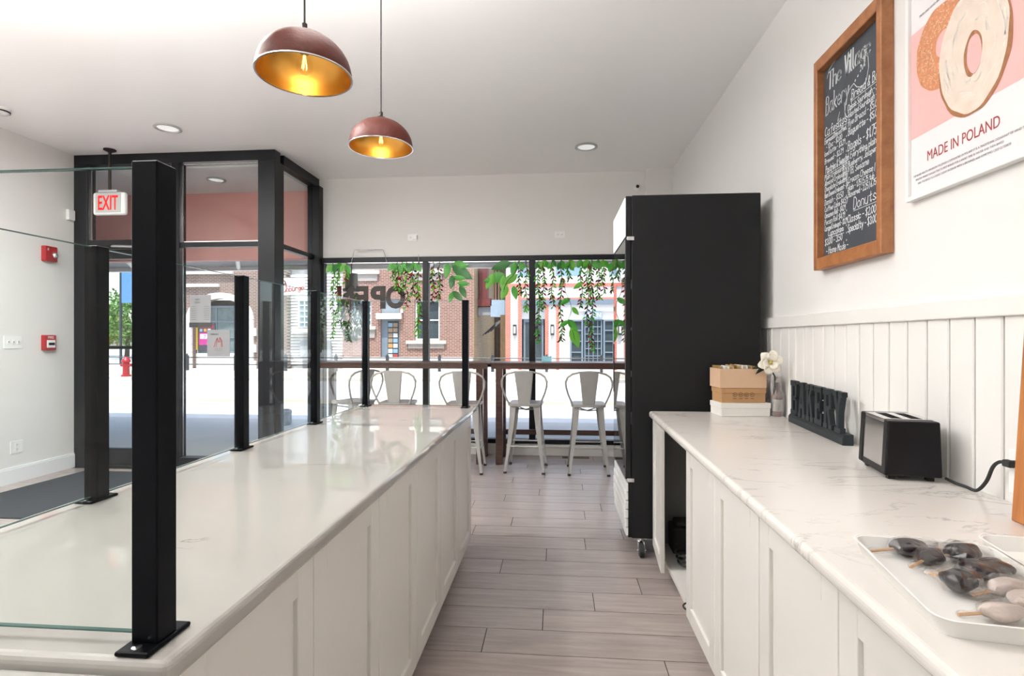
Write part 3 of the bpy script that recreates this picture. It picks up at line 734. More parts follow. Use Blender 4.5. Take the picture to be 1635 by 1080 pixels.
o = wall_plate('wall_outlet', 'white horizontal outlet with plugged-in adapter high on the back wall', 'outlet', (-1.686, YB, 2.535), (1, 0, 0), (0, -1, 0), .12, .078)
B(-1.685, -1.63, YB - .03, YB - .008, 2.51, 2.56).build('plug_adapter', M_white, o, bev=.004)
o = wall_plate('wall_outlet', 'white wall outlet behind the toaster plug on the beadboard', 'outlet', (XR - .014, 1.585, .958), (0, -1, 0), (-1, 0, 0), .075, .125)
t = thing('door_chime', (XW, 5.12, 2.56), 'small white door chime box beside the entry frame', 'chime')
B(XW, XW + .035, 5.06, 5.135, 2.56, 2.668).build('case', M_white, t, bev=.006)
B(XW + .035, XW + .037, 5.075, 5.12, 2.575, 2.60).build('speaker_slot', M_base, t)
t = thing('smoke_detector', (-4.60, 4.05, ZC - .05), 'white smoke detector on the ceiling at the picture edge', 'smoke detector')
MB().lathe([(.0, ZC - .055), (.045, ZC - .053), (.062, ZC - .04), (.068, ZC - .018), (.072, ZC - .016), (.072, ZC)], (-4.60, 4.05, 0), 28).build('case', M_white, t)
MB().lathe([(.066, ZC - .036), (.0675, ZC - .036), (.0695, ZC - .024), (.067, ZC - .024)], (-4.60, 4.05, 0), 28, closed=True).build('vent_ring', M_slot, t)
t = thing('security_camera', (.924, YB - .06, 3.03), 'small white security camera with a black lens near the ceiling', 'camera')
MB().lathe([(.0, -.055), (.022, -.05), (.036, -.03), (.040, -.008), (.040, 0)], (.924, YB, 3.06), 22, 'y').build('housing', M_white, t)
MB().lathe([(.0, -.062), (.012, -.060), (.019, -.052), (.019, -.040)], (.918, YB, 3.062), 20, 'y').build('lens', M_black_p, t)

# exit sign
M_exit = mat('exit_red', (.72, .006, .003), .4, var=.05, emit=.35)
M_face = mat('exit_face', (.50, .52, .52), .4, var=.03)
t = thing('exit_sign', (-4.49, 5.02, 2.58), 'white exit sign with red letters hanging from a ceiling rod', 'exit sign')
MB().tube([(-4.49, 5.02, 2.83), (-4.49, 5.02, ZC - .01)], .014, 10).build('rod', M_bronze, t)
MB().lathe([(.018, ZC - .03), (.055, ZC - .012), (.055, ZC)], (-4.49, 5.02, 0), 20).build('ceiling_flange', M_bronze, t)
B(-4.66, -4.31, 4.995, 5.05, 2.585, 2.815).build('housing', M_white, t, bev=.025, seg=3)
B(-4.62, -4.35, 4.990, 4.995, 2.61, 2.80).build('face_plate', M_face, t, bev=.002)
B(-4.59, -4.39, 4.99, 5.05, 2.81, 2.835).build('canopy', M_face, t, bev=.004)
mk = MB(); text_mesh(mk, 'EXIT', (-4.485, 4.989, 2.635), (1, 0, 0), (0, 0, 1), (0, -1, 0), .205, .003, xs=.52, off=.012, align='CENTER'); mk.build('lettering', M_exit, t)

# ================================================================== CHALKBOARD MENU
M_slate = mat('chalkboard', (.055, .062, .075), .62, var=.18, vscale=7)
M_chalk = mat('white_chalk', (.86, .90, .92), .8, var=.1, vscale=200)
bd = thing('chalkboard_menu', (1.28, 2.44, 1.665), 'oak framed chalkboard menu with white handwriting', 'chalkboard')
oy0, oy1, oz0, oz1, sw, tw = 2.168, 2.708, 1.665, 2.675, .032, .056
for a in [(oy0, oy0 + sw, oz0, oz1), (oy1 - sw, oy1, oz0, oz1), (oy0 + sw, oy1 - sw, oz0, oz0 + tw), (oy0 + sw, oy1 - sw, oz1 - tw, oz1)]:
    B(1.250, XR, *a).build('frame_rail', M_oak, bd, bev=.003, seg=1)
B(1.285, 1.294, oy0 + sw - .003, oy1 - sw + .003, oz0 + tw - .003, oz1 - tw + .003).build('slate', M_slate, bd)
FR = ((1.285, 2.66, 1.71), (0, -1, 0), (0, 0, 1), (-1, 0, 0))
ck = MB(); rn = random.Random(3)
def H(s, u, v, h, wd=.003, xs=.62, slant=.14, jit=.05): return hand(ck, s, u, v, h, *FR, wd=wd, xs=xs, slant=slant, jit=jit, rnd=rn)
for dx in (0, .003, .006): H('The', .022 + dx, .800, .082, .0045, .62, .1, .02)
for dx in (0, .003, .006): H('Village', .165 + dx, .795, .092, .0045, .52, .06, .02)
for dx in (0, .002): H('Bakery', .0 + dx, .690, .085, .0040, .50, .1, .02)
def sw_curve(pts, wd=.002): ribbon(ck, pts, *FR, wd)
sw_curve([(.012, .862), (.03, .892), (.06, .905), (.105, .912)], .003)
sw_curve([(.345, .80), (.35, .745), (.335, .70), (.30, .685), (.262, .705), (.24, .73), (.205, .72), (.175, .68), (.168, .635), (.185, .605), (.21, .61), (.225, .645), (.215, .675)], .003)
sw_curve([(.165, .68), (.17, .62), (.15, .585), (.118, .592), (.108, .625), (.125, .655)], .0025)
for u, v in ((.25, .735), (.27, .745), (.29, .757), (.305, .76), (.32, .765)): ribbon(ck, [(u, v), (u + .003, v + .004)], *FR, .006)
left = [('Cafesitos', -.008, .590, .042, 1), ('Espresso! Drip coffee!', -.01, .556, .024, 0), ('- 12oz - $2.00', .005, .526, .023, 0), ('Iced latte - $3.29', -.01, .496, .024, 0), ('Brewed - $2.29', -.01, .460, .024, 0),
        ('Pastries & Sweets', .0, .412, .036, 1), ('Plain Croissant', -.01, .382, .024, 0), ('Almond Croissant', -.01, .354, .024, 0), ('Chocolate Croissant', -.01, .326, .024, 0), ('Ham Cheese Croissant - $4', -.01, .297, .024, 0),
        ('Danish - $3.50', -.01, .262, .026, 0), ('Coffee Cake $4.59', -.01, .230, .025, 0), ('Cinnamon Roll - $4.29', -.01, .200, .024, 0), ('Pecan Roll $4.19', -.01, .168, .025, 0), ('Caramel Croissant - $3.29', -.01, .138, .024, 0),
        ('Cupcakes', .022, .108, .030, 1), ('$3.00 - 3.50', -.008, .070, .030, 0), ('- Home Made -', .004, .026, .032, 0)]
right = [('Bread & Bag', .222, .668, .040, 1), ('Classic Sourdough - $8', .192, .628, .026, 0), ('Toasted Sourdough - $9', .192, .597, .026, 0), ('Rye Bread - $5.00', .196, .560, .029, 0), ('Baguette - $5.00', .196, .520, .030, 0),
         ('Bagels - $1.75', .194, .452, .042, 0), ('6 Everything, plain', .192, .414, .028, 0), ('Blueberry, Jalapeno', .192, .380, .026, 0), ('PTB, Sesame', .192, .346, .028, 0), ('Cream Cheese |', .194, .308, .028, 0),
         ('plain - 1.75 | 5.75 tub', .194, .276, .025, 0), ('flavored - 2.25 | 6.75', .194, .246, .025, 0), ('Donuts', .238, .185, .050, 1), ('Classic - $2.00', .192, .135, .033, 0), ('Specialty - $3.00', .192, .094, .033, 0)]
for s, u, v, h, ul in left + right:
    n = sum(GL.get(c, '')!= '' for c in s) + .6 * s.count(' ')
    lim = (.188 if u < .1 else .425) - u
    xs = min(.72, lim / (n * 5.1 * h / 7.))
    e = H(s, u, v, h, .0030 if h < .03 else .0036, xs)
    if ul: ribbon(ck, [(u, v - .007), (min(e, u + lim), v - .009)], *FR, .0022)
for s, v in (('$2.79', .392), ('$3.29', .364), ('$3.29', .336)): H(s, .150, v, .024, .0028, .42)
for k in range(17): ribbon(ck, [(.181, .06 + k * .033), (.183, .064 + k * .033)], *FR, .004)
ck.build('chalk_writing', M_chalk, bd)

# ================================================================== FRAMED POSTER
PYL, PZ, PWD, PHT = 2.06, 1.83, .62, .86
ps = thing('framed_poster', (1.285, PYL - PWD / 2, PZ), 'white framed bagel poster with red lettering and a pink panel', 'poster')
for a in [(PYL - PWD, PYL - PWD + .016, PZ, PZ + PHT), (PYL - .016, PYL, PZ, PZ + PHT), (PYL - PWD + .016, PYL - .016, PZ, PZ + .016), (PYL - PWD + .016, PYL - .016, PZ + PHT - .016, PZ + PHT)]:
    B(1.272, XR, *a).build('frame_rail', mat('white_frame', (.82, .82, .81), .3, var=.02), ps, bev=.001, seg=1)
B(1.284, 1.294, PYL - PWD + .014, PYL - .014, PZ + .014, PZ + PHT - .014).build('print', mat('poster_paper', (.80, .765, .775), .35, var=.02, vscale=3), ps)
PF = ((1.284, PYL, PZ), (0, -1, 0), (0, 0, 1), (-1, 0, 0))
def flat(poly, name, m, lift):
    g = MB(); o = Vector(PF[0]) + Vector(PF[3]) * lift; u, w = Vector(PF[1]), Vector(PF[2]); return g.prism(poly, o, u, w, PF[3], .0004).build(name, m, ps)
def ring_flat(cx, cy, rx, ry, hx, hy, hrx, hry, name, m, lift, seed, wob, rotd=0):
    rr = random.Random(seed); n = 56; o = Vector(PF[0]) + Vector(PF[3]) * lift; u, w = Vector(PF[1]), Vector(PF[2])
    ph = [rr.uniform(0, 6.28) for _ in range(4)]; out = []; inn = []
    for k in range(n):
        t = 2 * math.pi * k / n; q = 1 + wob * (math.sin(3 * t + ph[0]) + .6 * math.sin(7 * t + ph[1]) + .5 * math.sin(13 * t + ph[2]))
        out.append(o + u * (cx + rx * q * math.cos(t)) + w * (cy + ry * q * math.sin(t)))
        q = 1 + wob * 2.5 * (math.sin(2 * t + ph[3]) + .5 * math.sin(5 * t + ph[0]))
        inn.append(o + u * (hx + hrx * q * math.cos(t)) + w * (hy + hry * q * math.sin(t)))
    g = MB(); g.add(out + inn, [(k, n + k, n + (k + 1) % n, (k + 1) % n) for k in range(n)]); return g.build(name, m, ps)
flat([(.016, .222), (PWD - .016, .222), (PWD - .016, .60), (.016, .60)], 'pink_panel', mat('poster_pink', (.80, .44, .42), .4, var=.03, vscale=3), .0002)
M_bag = mat('sesame_bagel_print', (.62, .27, .13), .45, var=.5, vscale=70, dark=(.30, .10, .04), detail=6)
M_crm = mat('cream_cheese_print', (.80, .71, .62), .4, var=.12, vscale=22, dark=(.60, .48, .39), detail=6)
M_crust = mat('bagel_crust_print', (.36, .15, .06), .5, var=.5, vscale=60)
ring_flat(.165, .485, .122, .139, .178, .487, .036, .044, 'sesame_bagel', M_bag, .0008, 4, .012)
sd = MB(); rn = random.Random(9); o = Vector(PF[0]) + Vector(PF[3]) * .0012
for k in range(420):
    t = rn.uniform(0, 6.28); q = rn.uniform(.36, .97); x = .165 + .122 * q * math.cos(t); y = .485 + .139 * q * math.sin(t); a = rn.uniform(0, 6.28)
    if ((x - .178) / .042) ** 2 + ((y - .487) / .05) ** 2 < 1: continue
    ribbon(sd, [(x, y), (x + .004 * math.cos(a), y + .004 * math.sin(a))], o, *PF[1:], .0022, 0)
sd.build('sesame_seeds', mat('seed_print', (.78, .56, .36), .5), ps)['kind'] = 'stuff'
ring_flat(.303, .397, .146, .202, .308, .382, .030, .060, 'bagel_crust', M_crust, .0016, 11, .012)
ring_flat(.300, .402, .139, .194, .305, .384, .036, .070, 'cream_cheese', M_crm, .0022, 23, .014)
sm = MB(); rn = random.Random(12); o = Vector(PF[0]) + Vector(PF[3]) * .0028
for k in range(34):
    t = rn.uniform(0, 6.28); q = rn.uniform(.45, .93); pts = []
    for i in range(6):
        tt = t + i * .10; qq = q + .03 * math.sin(i + k)
        pts.append((.300 + .139 * qq * math.cos(tt), .402 + .194 * qq * math.sin(tt)))
    ribbon(sm, pts, o, *PF[1:], rn.choice((.0015, .003)), 0)
sm.build('smear_lines', mat('cream_smear_print', (.90, .86, .80), .4, var=.1), ps)['kind'] = 'stuff'
M_pred = mat('poster_red_ink', (.36, .045, .04), .5, var=.1)
tx = MB(); text_mesh(tx, 'MADE IN POLAND', Vector(PF[0]) + Vector((-.0006, -.098, .120)), *PF[1:], .050, .0004, xs=.74); tx.build('title', M_pred, ps)
tx = MB(); M_pink2 = mat('poster_grey_ink', (.30, .28, .31), .5)
for i, s in enumerate(('THE BAGEL HAS ITS ORIGINS IN THE JEWISH COMMUNITIES OF POLAND IT IS A TRADITIONAL DOUGHNUT OF HAND TIED', 'YEASTED WHEAT DOUGH THAT IS FIRST BOILED FOR A SHORT TIME IN WATER AND THEN BAKED', 'AND THE RESULT IS A DENSE CHEWY INTERIOR WITH A BROWNED AND SOMETIMES CRISP EXTERIOR')):
    text_mesh(tx, s, Vector(PF[0]) + Vector((-.0006, -(.028 + .012 * i), .082 - .015 * i)), *PF[1:], .0105, .0004, xs=.80)
tx.build('small_print', M_pink2, ps)
tx = MB(); text_mesh(tx, 'FRESH AND HAND MADE', Vector(PF[0]) + Vector((-.0006, -.06, .64)), *PF[1:], .012, .0004, xs=.8); tx.build('small_print', M_pink2, ps)

# ================================================================== ON THE VEINED WORKTOP
# cartons
M_kraft = mat('kraft_card', (.44, .25, .115), .75, var=.08, vscale=25)
M_kraft_p = mat('pale_kraft_card', (.62, .42, .28), .75, var=.06, vscale=20)
M_wbox = mat('white_card', (.80, .78, .74), .6, var=.04)
bz = RZ(3.12) + .0005
def carton(loc, w, d, h, rz, m, label, openb=False):
    t = thing('carton', loc, label, 'box')
    x, y, z = loc
    if not openb:
        B(x - w / 2, x + w / 2, y - d / 2, y + d / 2, z, z + h - .012).build('tray_body', m, t, bev=.002, seg=1)
        B(x - w / 2 - .003, x + w / 2 + .003, y - d / 2 - .003, y + d / 2 + .003, z + h - .03, z + h).build('lid', m, t, bev=.002, seg=1)
    else:
        k = .003
        for n, a in [('wall', (x - w / 2, x + w / 2, y - d / 2, y - d / 2 + k, z, z + h)), ('wall', (x - w / 2, x + w / 2, y + d / 2 - k, y + d / 2, z, z + h)), ('wall', (x - w / 2, x - w / 2 + k, y - d / 2 + k, y + d / 2 - k, z, z + h)),
                     ('wall', (x + w / 2 - k, x + w / 2, y - d / 2 + k, y + d / 2 - k, z, z + h)), ('bottom', (x - w / 2 + k, x + w / 2 - k, y - d / 2 + k, y + d / 2 - k, z, z + k))]: B(*a).build(n, m, t)
    t.rotation_euler = (0, 0, rz)
    return t
t = carton((1.052, 3.160, bz), .275, .16, .075, R(5), M_wbox, 'flat white carton at the bottom of the box stack')
t = carton((1.045, 3.165, bz + .0755), .245, .15, .083, R(4), M_kraft, 'brown kraft carton printed with round icons, middle of the stack')
ic = MB(); fy = 3.165 - .075 - .0034
for k, x in enumerate((.995, 1.028, 1.060, 1.092)):
    ic.add(*(lambda n: ([(x + (r_ * math.cos(2 * math.pi * i / n)), fy, bz + .122 + r_ * math.sin(2 * math.pi * i / n)) for r_ in (.0125, .0105) for i in range(n)], [(i, (i + 1) % n, n + (i + 1) % n, n + i) for i in range(n)]))(20))
    for q in range(3): a = q * 2.1 + k; ic.box(x - .003 + .004 * math.cos(a), x + .002 + .004 * math.cos(a), fy - .0002, fy, bz + .120 + .004 * math.sin(a), bz + .123 + .004 * math.sin(a))
    ic.box(x - .011, x + .011, fy - .0002, fy, bz + .101, bz + .1025); ic.box(x - .008, x + .008, fy - .0002, fy, bz + .0975, bz + .099)
ic.build('printed_icons', mat('icon_ink', (.07, .035, .015), .6), t)
t = carton((1.042, 3.165, bz + .159), .26, .16, .108, R(4), M_kraft_p, 'open pale kraft carton holding packets on top of the stack', True)
M_pk = [mat('gold_packet', (.42, .27, .08), .35, metal=.3, var=.2), mat('cream_packet', (.74, .66, .50), .5, var=.1), mat('white_packet', (.84, .83, .80), .45, var=.05), mat('tan_packet', (.52, .37, .20), .45, var=.1)]
pkn = ['dull gold', 'cream', 'white', 'tan']
for k in range(9):
    x = .940 + k * .025; c = k % 4 if k != 1 else 2
    g = B(-.005, .005, -.062, .062, 0, .118); z0 = bz + .166
    g.map(lambda p: (x + p[0] - p[2] * .16, 3.165 + p[1], z0 + p[2] + .004 * math.sin(p[1] * 60 + k)))
    nth = ['first', 'second', 'third', 'fourth', 'fifth', 'sixth', 'seventh', 'eighth', 'ninth'][k]
    tag(g.build('packet', M_pk[c], bev=.002, seg=1), '%s flat packet in the open carton, %s from the fridge corner side' % (pkn[c], nth), 'packet', 'packets in the open carton')

# wrapped bottle with artificial magnolia
M_cello = glass('cellophane', (.86, .85, .85), 1., rough=.2, ior=3.4)
M_wine = mat('dark_red_glass', (.10, .012, .014), .12, var=.2)
M_plabel = mat('bottle_label', (.82, .80, .78), .5, var=.25, vscale=60, dark=(.45, .42, .42))
bx, by, b0 = 1.243, 3.115, RZ(3.1)
t = thing('wrapped_bottle', (bx, by, b0), 'small bottle wrapped in crinkled cellophane beside the cartons', 'bottle')
MB().lathe([(.0, .0), (.024, .0), (.027, .004), (.027, .03), (.027, .11), (.022, .13), (.011, .15), (.010, .19)], (bx, by, b0), 18).build('bottle', M_wine, t)
MB().lathe([(.0275, .03), (.028, .031), (.028, .095), (.0275, .096)], (bx, by, b0), 18).build('label', M_plabel, t)
rn = random.Random(2); cp = MB(); rings = [(0, .034), (.03, .037), (.08, .040), (.12, .044), (.16, .034), (.20, .040), (.225, .050)]; vs = []; n = 14
for i, (h, r) in enumerate(rings):
    lean = -.16 * max(0, h - .08)
    for k in range(n):
        a = 2 * math.pi * k / n; q = r * (1 + rn.uniform(-.16, .12)); vs.append((bx + lean + q * math.cos(a), by + q * math.sin(a) * .9, b0 + h + rn.uniform(-.004, .004) * (i > 0)))
cp.add(vs, [(i * n + k, i * n + (k + 1) % n, (i + 1) * n + (k + 1) % n, (i + 1) * n + k) for i in range(len(rings) - 1) for k in range(n)])
cp.build('cellophane_wrap', M_cello, t)
M_petal = mat('ivory_petal', (.86, .82, .72), .5, var=.08, vscale=20)
fl_ = thing('artificial_magnolia', (1.20, 3.10, 1.10), 'large white artificial magnolia above the wrapped bottle', 'flower')
fc = Vector((1.172, 3.045, 1.205))
def petal(a, tilt, L, w):
    g = MB(); vs = []; nu, nv = 6, 5
    for i in range(nu + 1):
        f = i / nu; ww = w * math.sin(math.pi * min(1, f * .86 + .10)) ** .7
        for j in range(nv):
            s = (j / (nv - 1) - .5) * 2; cup = .22 * s * s * ww
            x = f * L; y = s * ww; z = cup + .010 * math.sin(f * 3) + tilt * f * L * (1 - .35 * f)
            vs.append((x, y, z))
    fs = [(i * nv + j, i * nv + j + 1, (i + 1) * nv + j + 1, (i + 1) * nv + j) for i in range(nu) for j in range(nv - 1)]
    ca, sa = math.cos(a), math.sin(a)
    # flower faces the camera side (-y): local z -> -y
    g.add([(fc.x + x * ca - y * sa, fc.y - z, fc.z + x * sa + y * ca) for x, y, z in vs], fs, True)
    o = g.build('petal', M_petal, fl_); md = o.modifiers.new('thick', 'SOLIDIFY'); md.thickness = .0012
for k in range(6): petal(R(60 * k + 15), .35, .070, .030)
for k in range(3): petal(R(120 * k + 70), .9, .045, .024)
MB().ball((fc.x, fc.y - .02, fc.z), (.008, .012, .012), 10, 8).build('flower_center', mat('pollen_yellow', (.55, .42, .10), .7), fl_)
MB().tube([fc + Vector((0, .012, 0)), (1.195, 3.075, 1.165), (1.222, 3.095, 1.12), (1.228, 3.112, 1.06)], .004, 6).build('stem', mat('dark_stem', (.03, .045, .03), .6), fl_)
for (dx, dz) in ((-.075, -.03), (-.06, -.06)):
    p = [(0, 0), (.03, .012), (.062, .004), (.085, -.004), (.06, -.012), (.028, -.014)]
    MB().prism(p, fc + Vector((dx * .1, .014, -.012)), Vector((dx, 0, dz)).normalized(), Vector((-dz, 0, dx)).normalized(), (0, 1, 0), .001).build('leaf', mat('dark_leaf', (.012, .03, .022), .4), fl_)

# BAKERY block-letter sign
M_sign = mat('dark_teal_paint', (.014, .021, .026), .42, var=.45, vscale=30, dark=(.007, .011, .014), spec=.3)
so = Vector((1.243, 2.935, RZ(2.935) + .0005)); su = Vector((-.055, -.998, -.017)).normalized(); sn = Vector((-.998, .055, 0)).normalized(); sup = Vector((0, 0, 1))
sg = thing('bakery_sign', so - su * -.3 , 'dark free-standing BAKERY letter sign leaning by the beadboard', 'sign')
SL = .60
prof = [(0, 0), (.046, 0), (.046, .030), (.040, .040), (.034, .044), (0, .046)]   # base moulding, depth x height
MB().prism([(-a + .030, b_) for a, b_ in prof], so, sn * -1, sup, su, SL).build('base', M_sign, sg, bev=.002, seg=1)
LET = {
 'B': [[(.1, 0), (.38, 0), (.38, 1), (.1, 1)], [(0, 0), (.75, 0), (.75, .15), (0, .15)], [(0, .85), (.7, .85), (.7, 1), (0, 1)], [(.38, .44), (.72, .44), (.72, .57), (.38, .57)],
       [(.66, .5), (.9, .55), (.9, .92), (.66, 1)], [(.68, 0), (.97, .1), (.97, .44), (.68, .52)]],
 'A': [[(.06, 0), (.30, 0), (.60, 1), (.36, 1)], [(.66, 0), (.94, 0), (.68, 1), (.40, 1)], [(.25, .27), (.75, .27), (.75, .40), (.25, .40)], [(0, 0), (.40, 0), (.40, .13), (0, .13)], [(.58, 0), (1, 0), (1, .13), (.58, .13)], [(.26, .9), (.68, .9), (.68, 1), (.26, 1)]],
 'K': [[(.1, 0), (.38, 0), (.38, 1), (.1, 1)], [(0, 0), (.46, 0), (.46, .13), (0, .13)], [(0, .87), (.46, .87), (.46, 1), (0, 1)], [(.36, .40), (.36, .60), (.70, 1), (.92, 1)], [(.46, .60), (.62, .72), (.96, 0), (.70, 0)], [(.60, 0), (1, 0), (1, .13), (.60, .13)], [(.58, .88), (.98, .88), (.98, 1), (.58, 1)]],
 'E': [[(.1, 0), (.40, 0), (.40, 1), (.1, 1)], [(0, .85), (.9, .85), (.9, 1), (0, 1)], [(.4, .43), (.72, .43), (.72, .57), (.4, .57)], [(0, 0), (.95, 0), (.95, .15), (0, .15)], [(.74, .68), (.9, .68), (.9, 1), (.74, 1)], [(.79, 0), (.95, 0), (.95, .32), (.79, .32)], [(.62, .36), (.72, .36), (.72, .64), (.62, .64)]],
 'R': [[(.1, 0), (.38, 0), (.38, 1), (.1, 1)], [(0, 0), (.46, 0), (.46, .13), (0, .13)], [(0, .85), (.7, .85), (.7, 1), (0, 1)], [(.38, .44), (.72, .44), (.72, .57), (.38, .57)], [(.66, .46), (.94, .54), (.94, .92), (.66, 1)], [(.42, .50), (.66, .50), (.94, 0), (.68, 0)], [(.62, 0), (1, 0), (1, .13), (.62, .13)]],
 'Y': [[(.36, 0), (.64, 0), (.64, .52), (.36, .52)], [(.04, 1), (.32, 1), (.64, .44), (.36, .44)], [(.68, 1), (.96, 1), (.64, .44), (.36, .44)], [(0, .88), (.42, .88), (.42, 1), (0, 1)], [(.58, .88), (1, .88), (1, 1), (.58, 1)], [(.2, 0), (.8, 0), (.8, .13), (.2, .13)]]}
lw, lh = .089, .178
for i, ch in enumerate('BAKERY'):
    g = MB()
    for k, poly in enumerate(LET[ch]): g.prism([(p[0] * lw, p[1] * lh) for p in poly], so + su * (.014 + i * .0965) + sup * .043 + sn * (-.014 + k * .0002), su, sup, sn, .024)
    g.build('letter', M_sign, sg, bev=.0016, seg=1)

# toaster
tx0, ty0, tz0 = 1.156, 1.911, RZ(1.911) + .0005
to = thing('toaster', (tx0, ty0, tz0), 'two-slot toaster with steel sides and black ends', 'toaster')
def tp(x0, x1, y0, y1, z0, z1): return B(tx0 + x0, tx0 + x1, ty0 + y0, ty0 + y1, tz0 + z0, tz0 + z1)
def taper(m):
    return m.map(lambda p: (tx0 + (p[0] - tx0) * (1 - .10 * max(0, (p[2] - tz0 - .02)) / .175), p[1], p[2]))
taper(tp(-.081, .081, -.1125, -.078, .014, .192)).build('end_cap', M_black_p, to, bev=.006, seg=3)
taper(tp(-.081, .081, .078, .1125, .014, .192)).build('end_cap', M_black_p, to, bev=.006, seg=3)
taper(tp(-.078, .078, -.078, .078, .014, .034)).build('base', M_black_p, to)
taper(tp(-.0775, -.070, -.078, .078, .034, .182)).build('side_panel', M_steel, to, bev=.002)
taper(tp(.070, .0775, -.078, .078, .034, .182)).build('side_panel', M_steel, to, bev=.002)
tt = MB()
for a in [(-.070, -.045), (-.012, .012), (.045, .070)]: tt.box(tx0 + a[0], tx0 + a[1], ty0 - .078, ty0 + .078, tz0 + .176, tz0 + .1935)
for a in [(-.078, -.066), (.066, .078)]:
    for c in [(-.045, -.012), (.012, .045)]: tt.box(tx0 + c[0], tx0 + c[1], ty0 + a[0], ty0 + a[1], tz0 + .176, tz0 + .1935)
tt.build('slot_plate', M_steel, to)
tp(-.068, .068, -.077, .077, .12, .13).build('heating_chamber', M_slot, to)
for c in (-.0285, .0285):
    for i in range(4): tp(c - .015, c + .015, -.06 + i * .038, -.057 + i * .038, .15, .178).build('bread_guide', M_chrome, to)
tp(-.016, .016, .1125, .125, .10, .112).build('lever', M_black_p, to, bev=.003)
for sx in (-1, 1):
    for sy in (-1, 1): tp(sx * .055 - .01, sx * .055 + .01, sy * .085 - .01, sy * .085 + .01, 0, .014).build('foot', M_rubber, to)
to.rotation_euler = (.017, 0, R(-9.4))
ck_ = thing('power_cable', (1.23, 1.72, RZ(1.72)), 'black toaster cord curving up to the wall outlet', 'cord')
def smooth(pts, n=6):
    pts = [Vector(p) for p in pts]; out = []
    for i in range(len(pts) - 1):
        p0, p1, p2, p3 = pts[max(i - 1, 0)], pts[i], pts[i + 1], pts[min(i + 2, len(pts) - 1)]
        for k in range(n):
            t = k / n; out.append(.5 * ((2 * p1) + (p2 - p0) * t + (2 * p0 - 5 * p1 + 4 * p2 - p3) * t * t + (3 * p1 - p0 - 3 * p2 + p3) * t ** 3))
    return out + [pts[-1]]
MB().tube(smooth([(1.236, 1.803, RZ(1.8) + .012), (1.243, 1.77, RZ(1.77) + .0065), (1.246, 1.735, RZ(1.73) + .0065), (1.248, 1.695, RZ(1.69) + .0065), (1.250, 1.662, .915), (1.251, 1.64, .962), (1.250, 1.618, .982), (1.252, 1.600, .986)]), .0048, 8).build('cable', M_rubber, ck_)
B(1.244, 1.262, 1.575, 1.602, .975, .995).build('plug', M_rubber, ck_, bev=.004)
B(1.262, 1.2775, 1.578, 1.598, .977, .993).build('plug_head', M_rubber, ck_, bev=.002)

# leaning wooden board at the picture edge
wb = thing('wooden_board', (1.19, 1.30, RZ(1.3)), 'orange brown wooden board standing at the edge of the worktop', 'board')
g = B(0, .034, 1.15, 1.452, 0, .50); g.map(lambda p: (1.150 + p[0] + p[2] * .062, p[1], RZ(p[1]) + .001 + p[2])); g.build('board', M_oak_h, wb, bev=.004)
g = B(0, .022, 1.28, 1.32, 0, .30); g.map(lambda p: (1.250 - p[2] * .17, p[1], RZ(p[1]) + .001 + p[2])); g.build('back_strut', M_oak_h, wb)

# ---- trays with wrapped chocolate treats
M_tray = mat('white_melamine', (.74, .73, .705), .3, var=.015)
def tray(cx, cy, label):
    z0 = RZ(cy) + .0006; t = thing('serving_tray', (cx, cy, z0), label, 'tray', 'white serving trays on the veined worktop')
    def rr(hx, hy, r, n=6):
        return [(sx * (hx - r) + r * math.cos(R(a0 + 90 * k / n)), sy * (hy - r) + r * math.sin(R(a0 + 90 * k / n))) for sx, sy, a0 in ((1, 1, 0), (-1, 1, 90), (-1, -1, 180), (1, -1, 270)) for k in range(n + 1)]
    hx, hy = .128, .18
    rings = [(rr(hx - .012, hy - .012, .025), 0), (rr(hx - .002, hy - .002, .03), .030), (rr(hx, hy, .03), .032), (rr(hx - .004, hy - .004, .028), .032), (rr(hx - .015, hy - .015, .022), .004)]
    n = len(rings[0][0]); vs = [(cx + x, cy + y, z0 + h) for p, h in rings for x, y in p]
    fs = [(i * n + k, i * n + (k + 1) % n, (i + 1) * n + (k + 1) % n, (i + 1) * n + k) for i in range(len(rings) - 1) for k in range(n)] + [tuple(reversed(range(n))), tuple(range(4 * n, 5 * n))]
    MB().add(vs, fs, True).build('tray_body', M_tray, t)
    MB().tube([(cx + x, cy + y, z0 + .032) for x, y in rings[2][0] + rings[2][0][:1]], .0016, 6, False).build('rim', M_tray, t)
    t.rotation_euler = (.017, 0, R(-9)); return t
tray(.749, 1.042, 'white tray full of chocolate treats wrapped in clear bags')
tray(1.022, 1.066, 'white tray nearer the beadboard with a single wrapped treat')
M_choc = mat('dark_chocolate', (.016, .009, .012), .28, var=.5, vscale=40, bump=.4, bscale=60)
M_pale = mat('pale_icing', (.50, .42, .38), .4, var=.2, vscale=40, bump=.3, bscale=60)
M_stick = mat('wooden_stick', (.55, .33, .17), .6, var=.15)
M_bagw = glass('clear_bag', (.95, .945, .94), 1., rough=.07, ior=1.75)
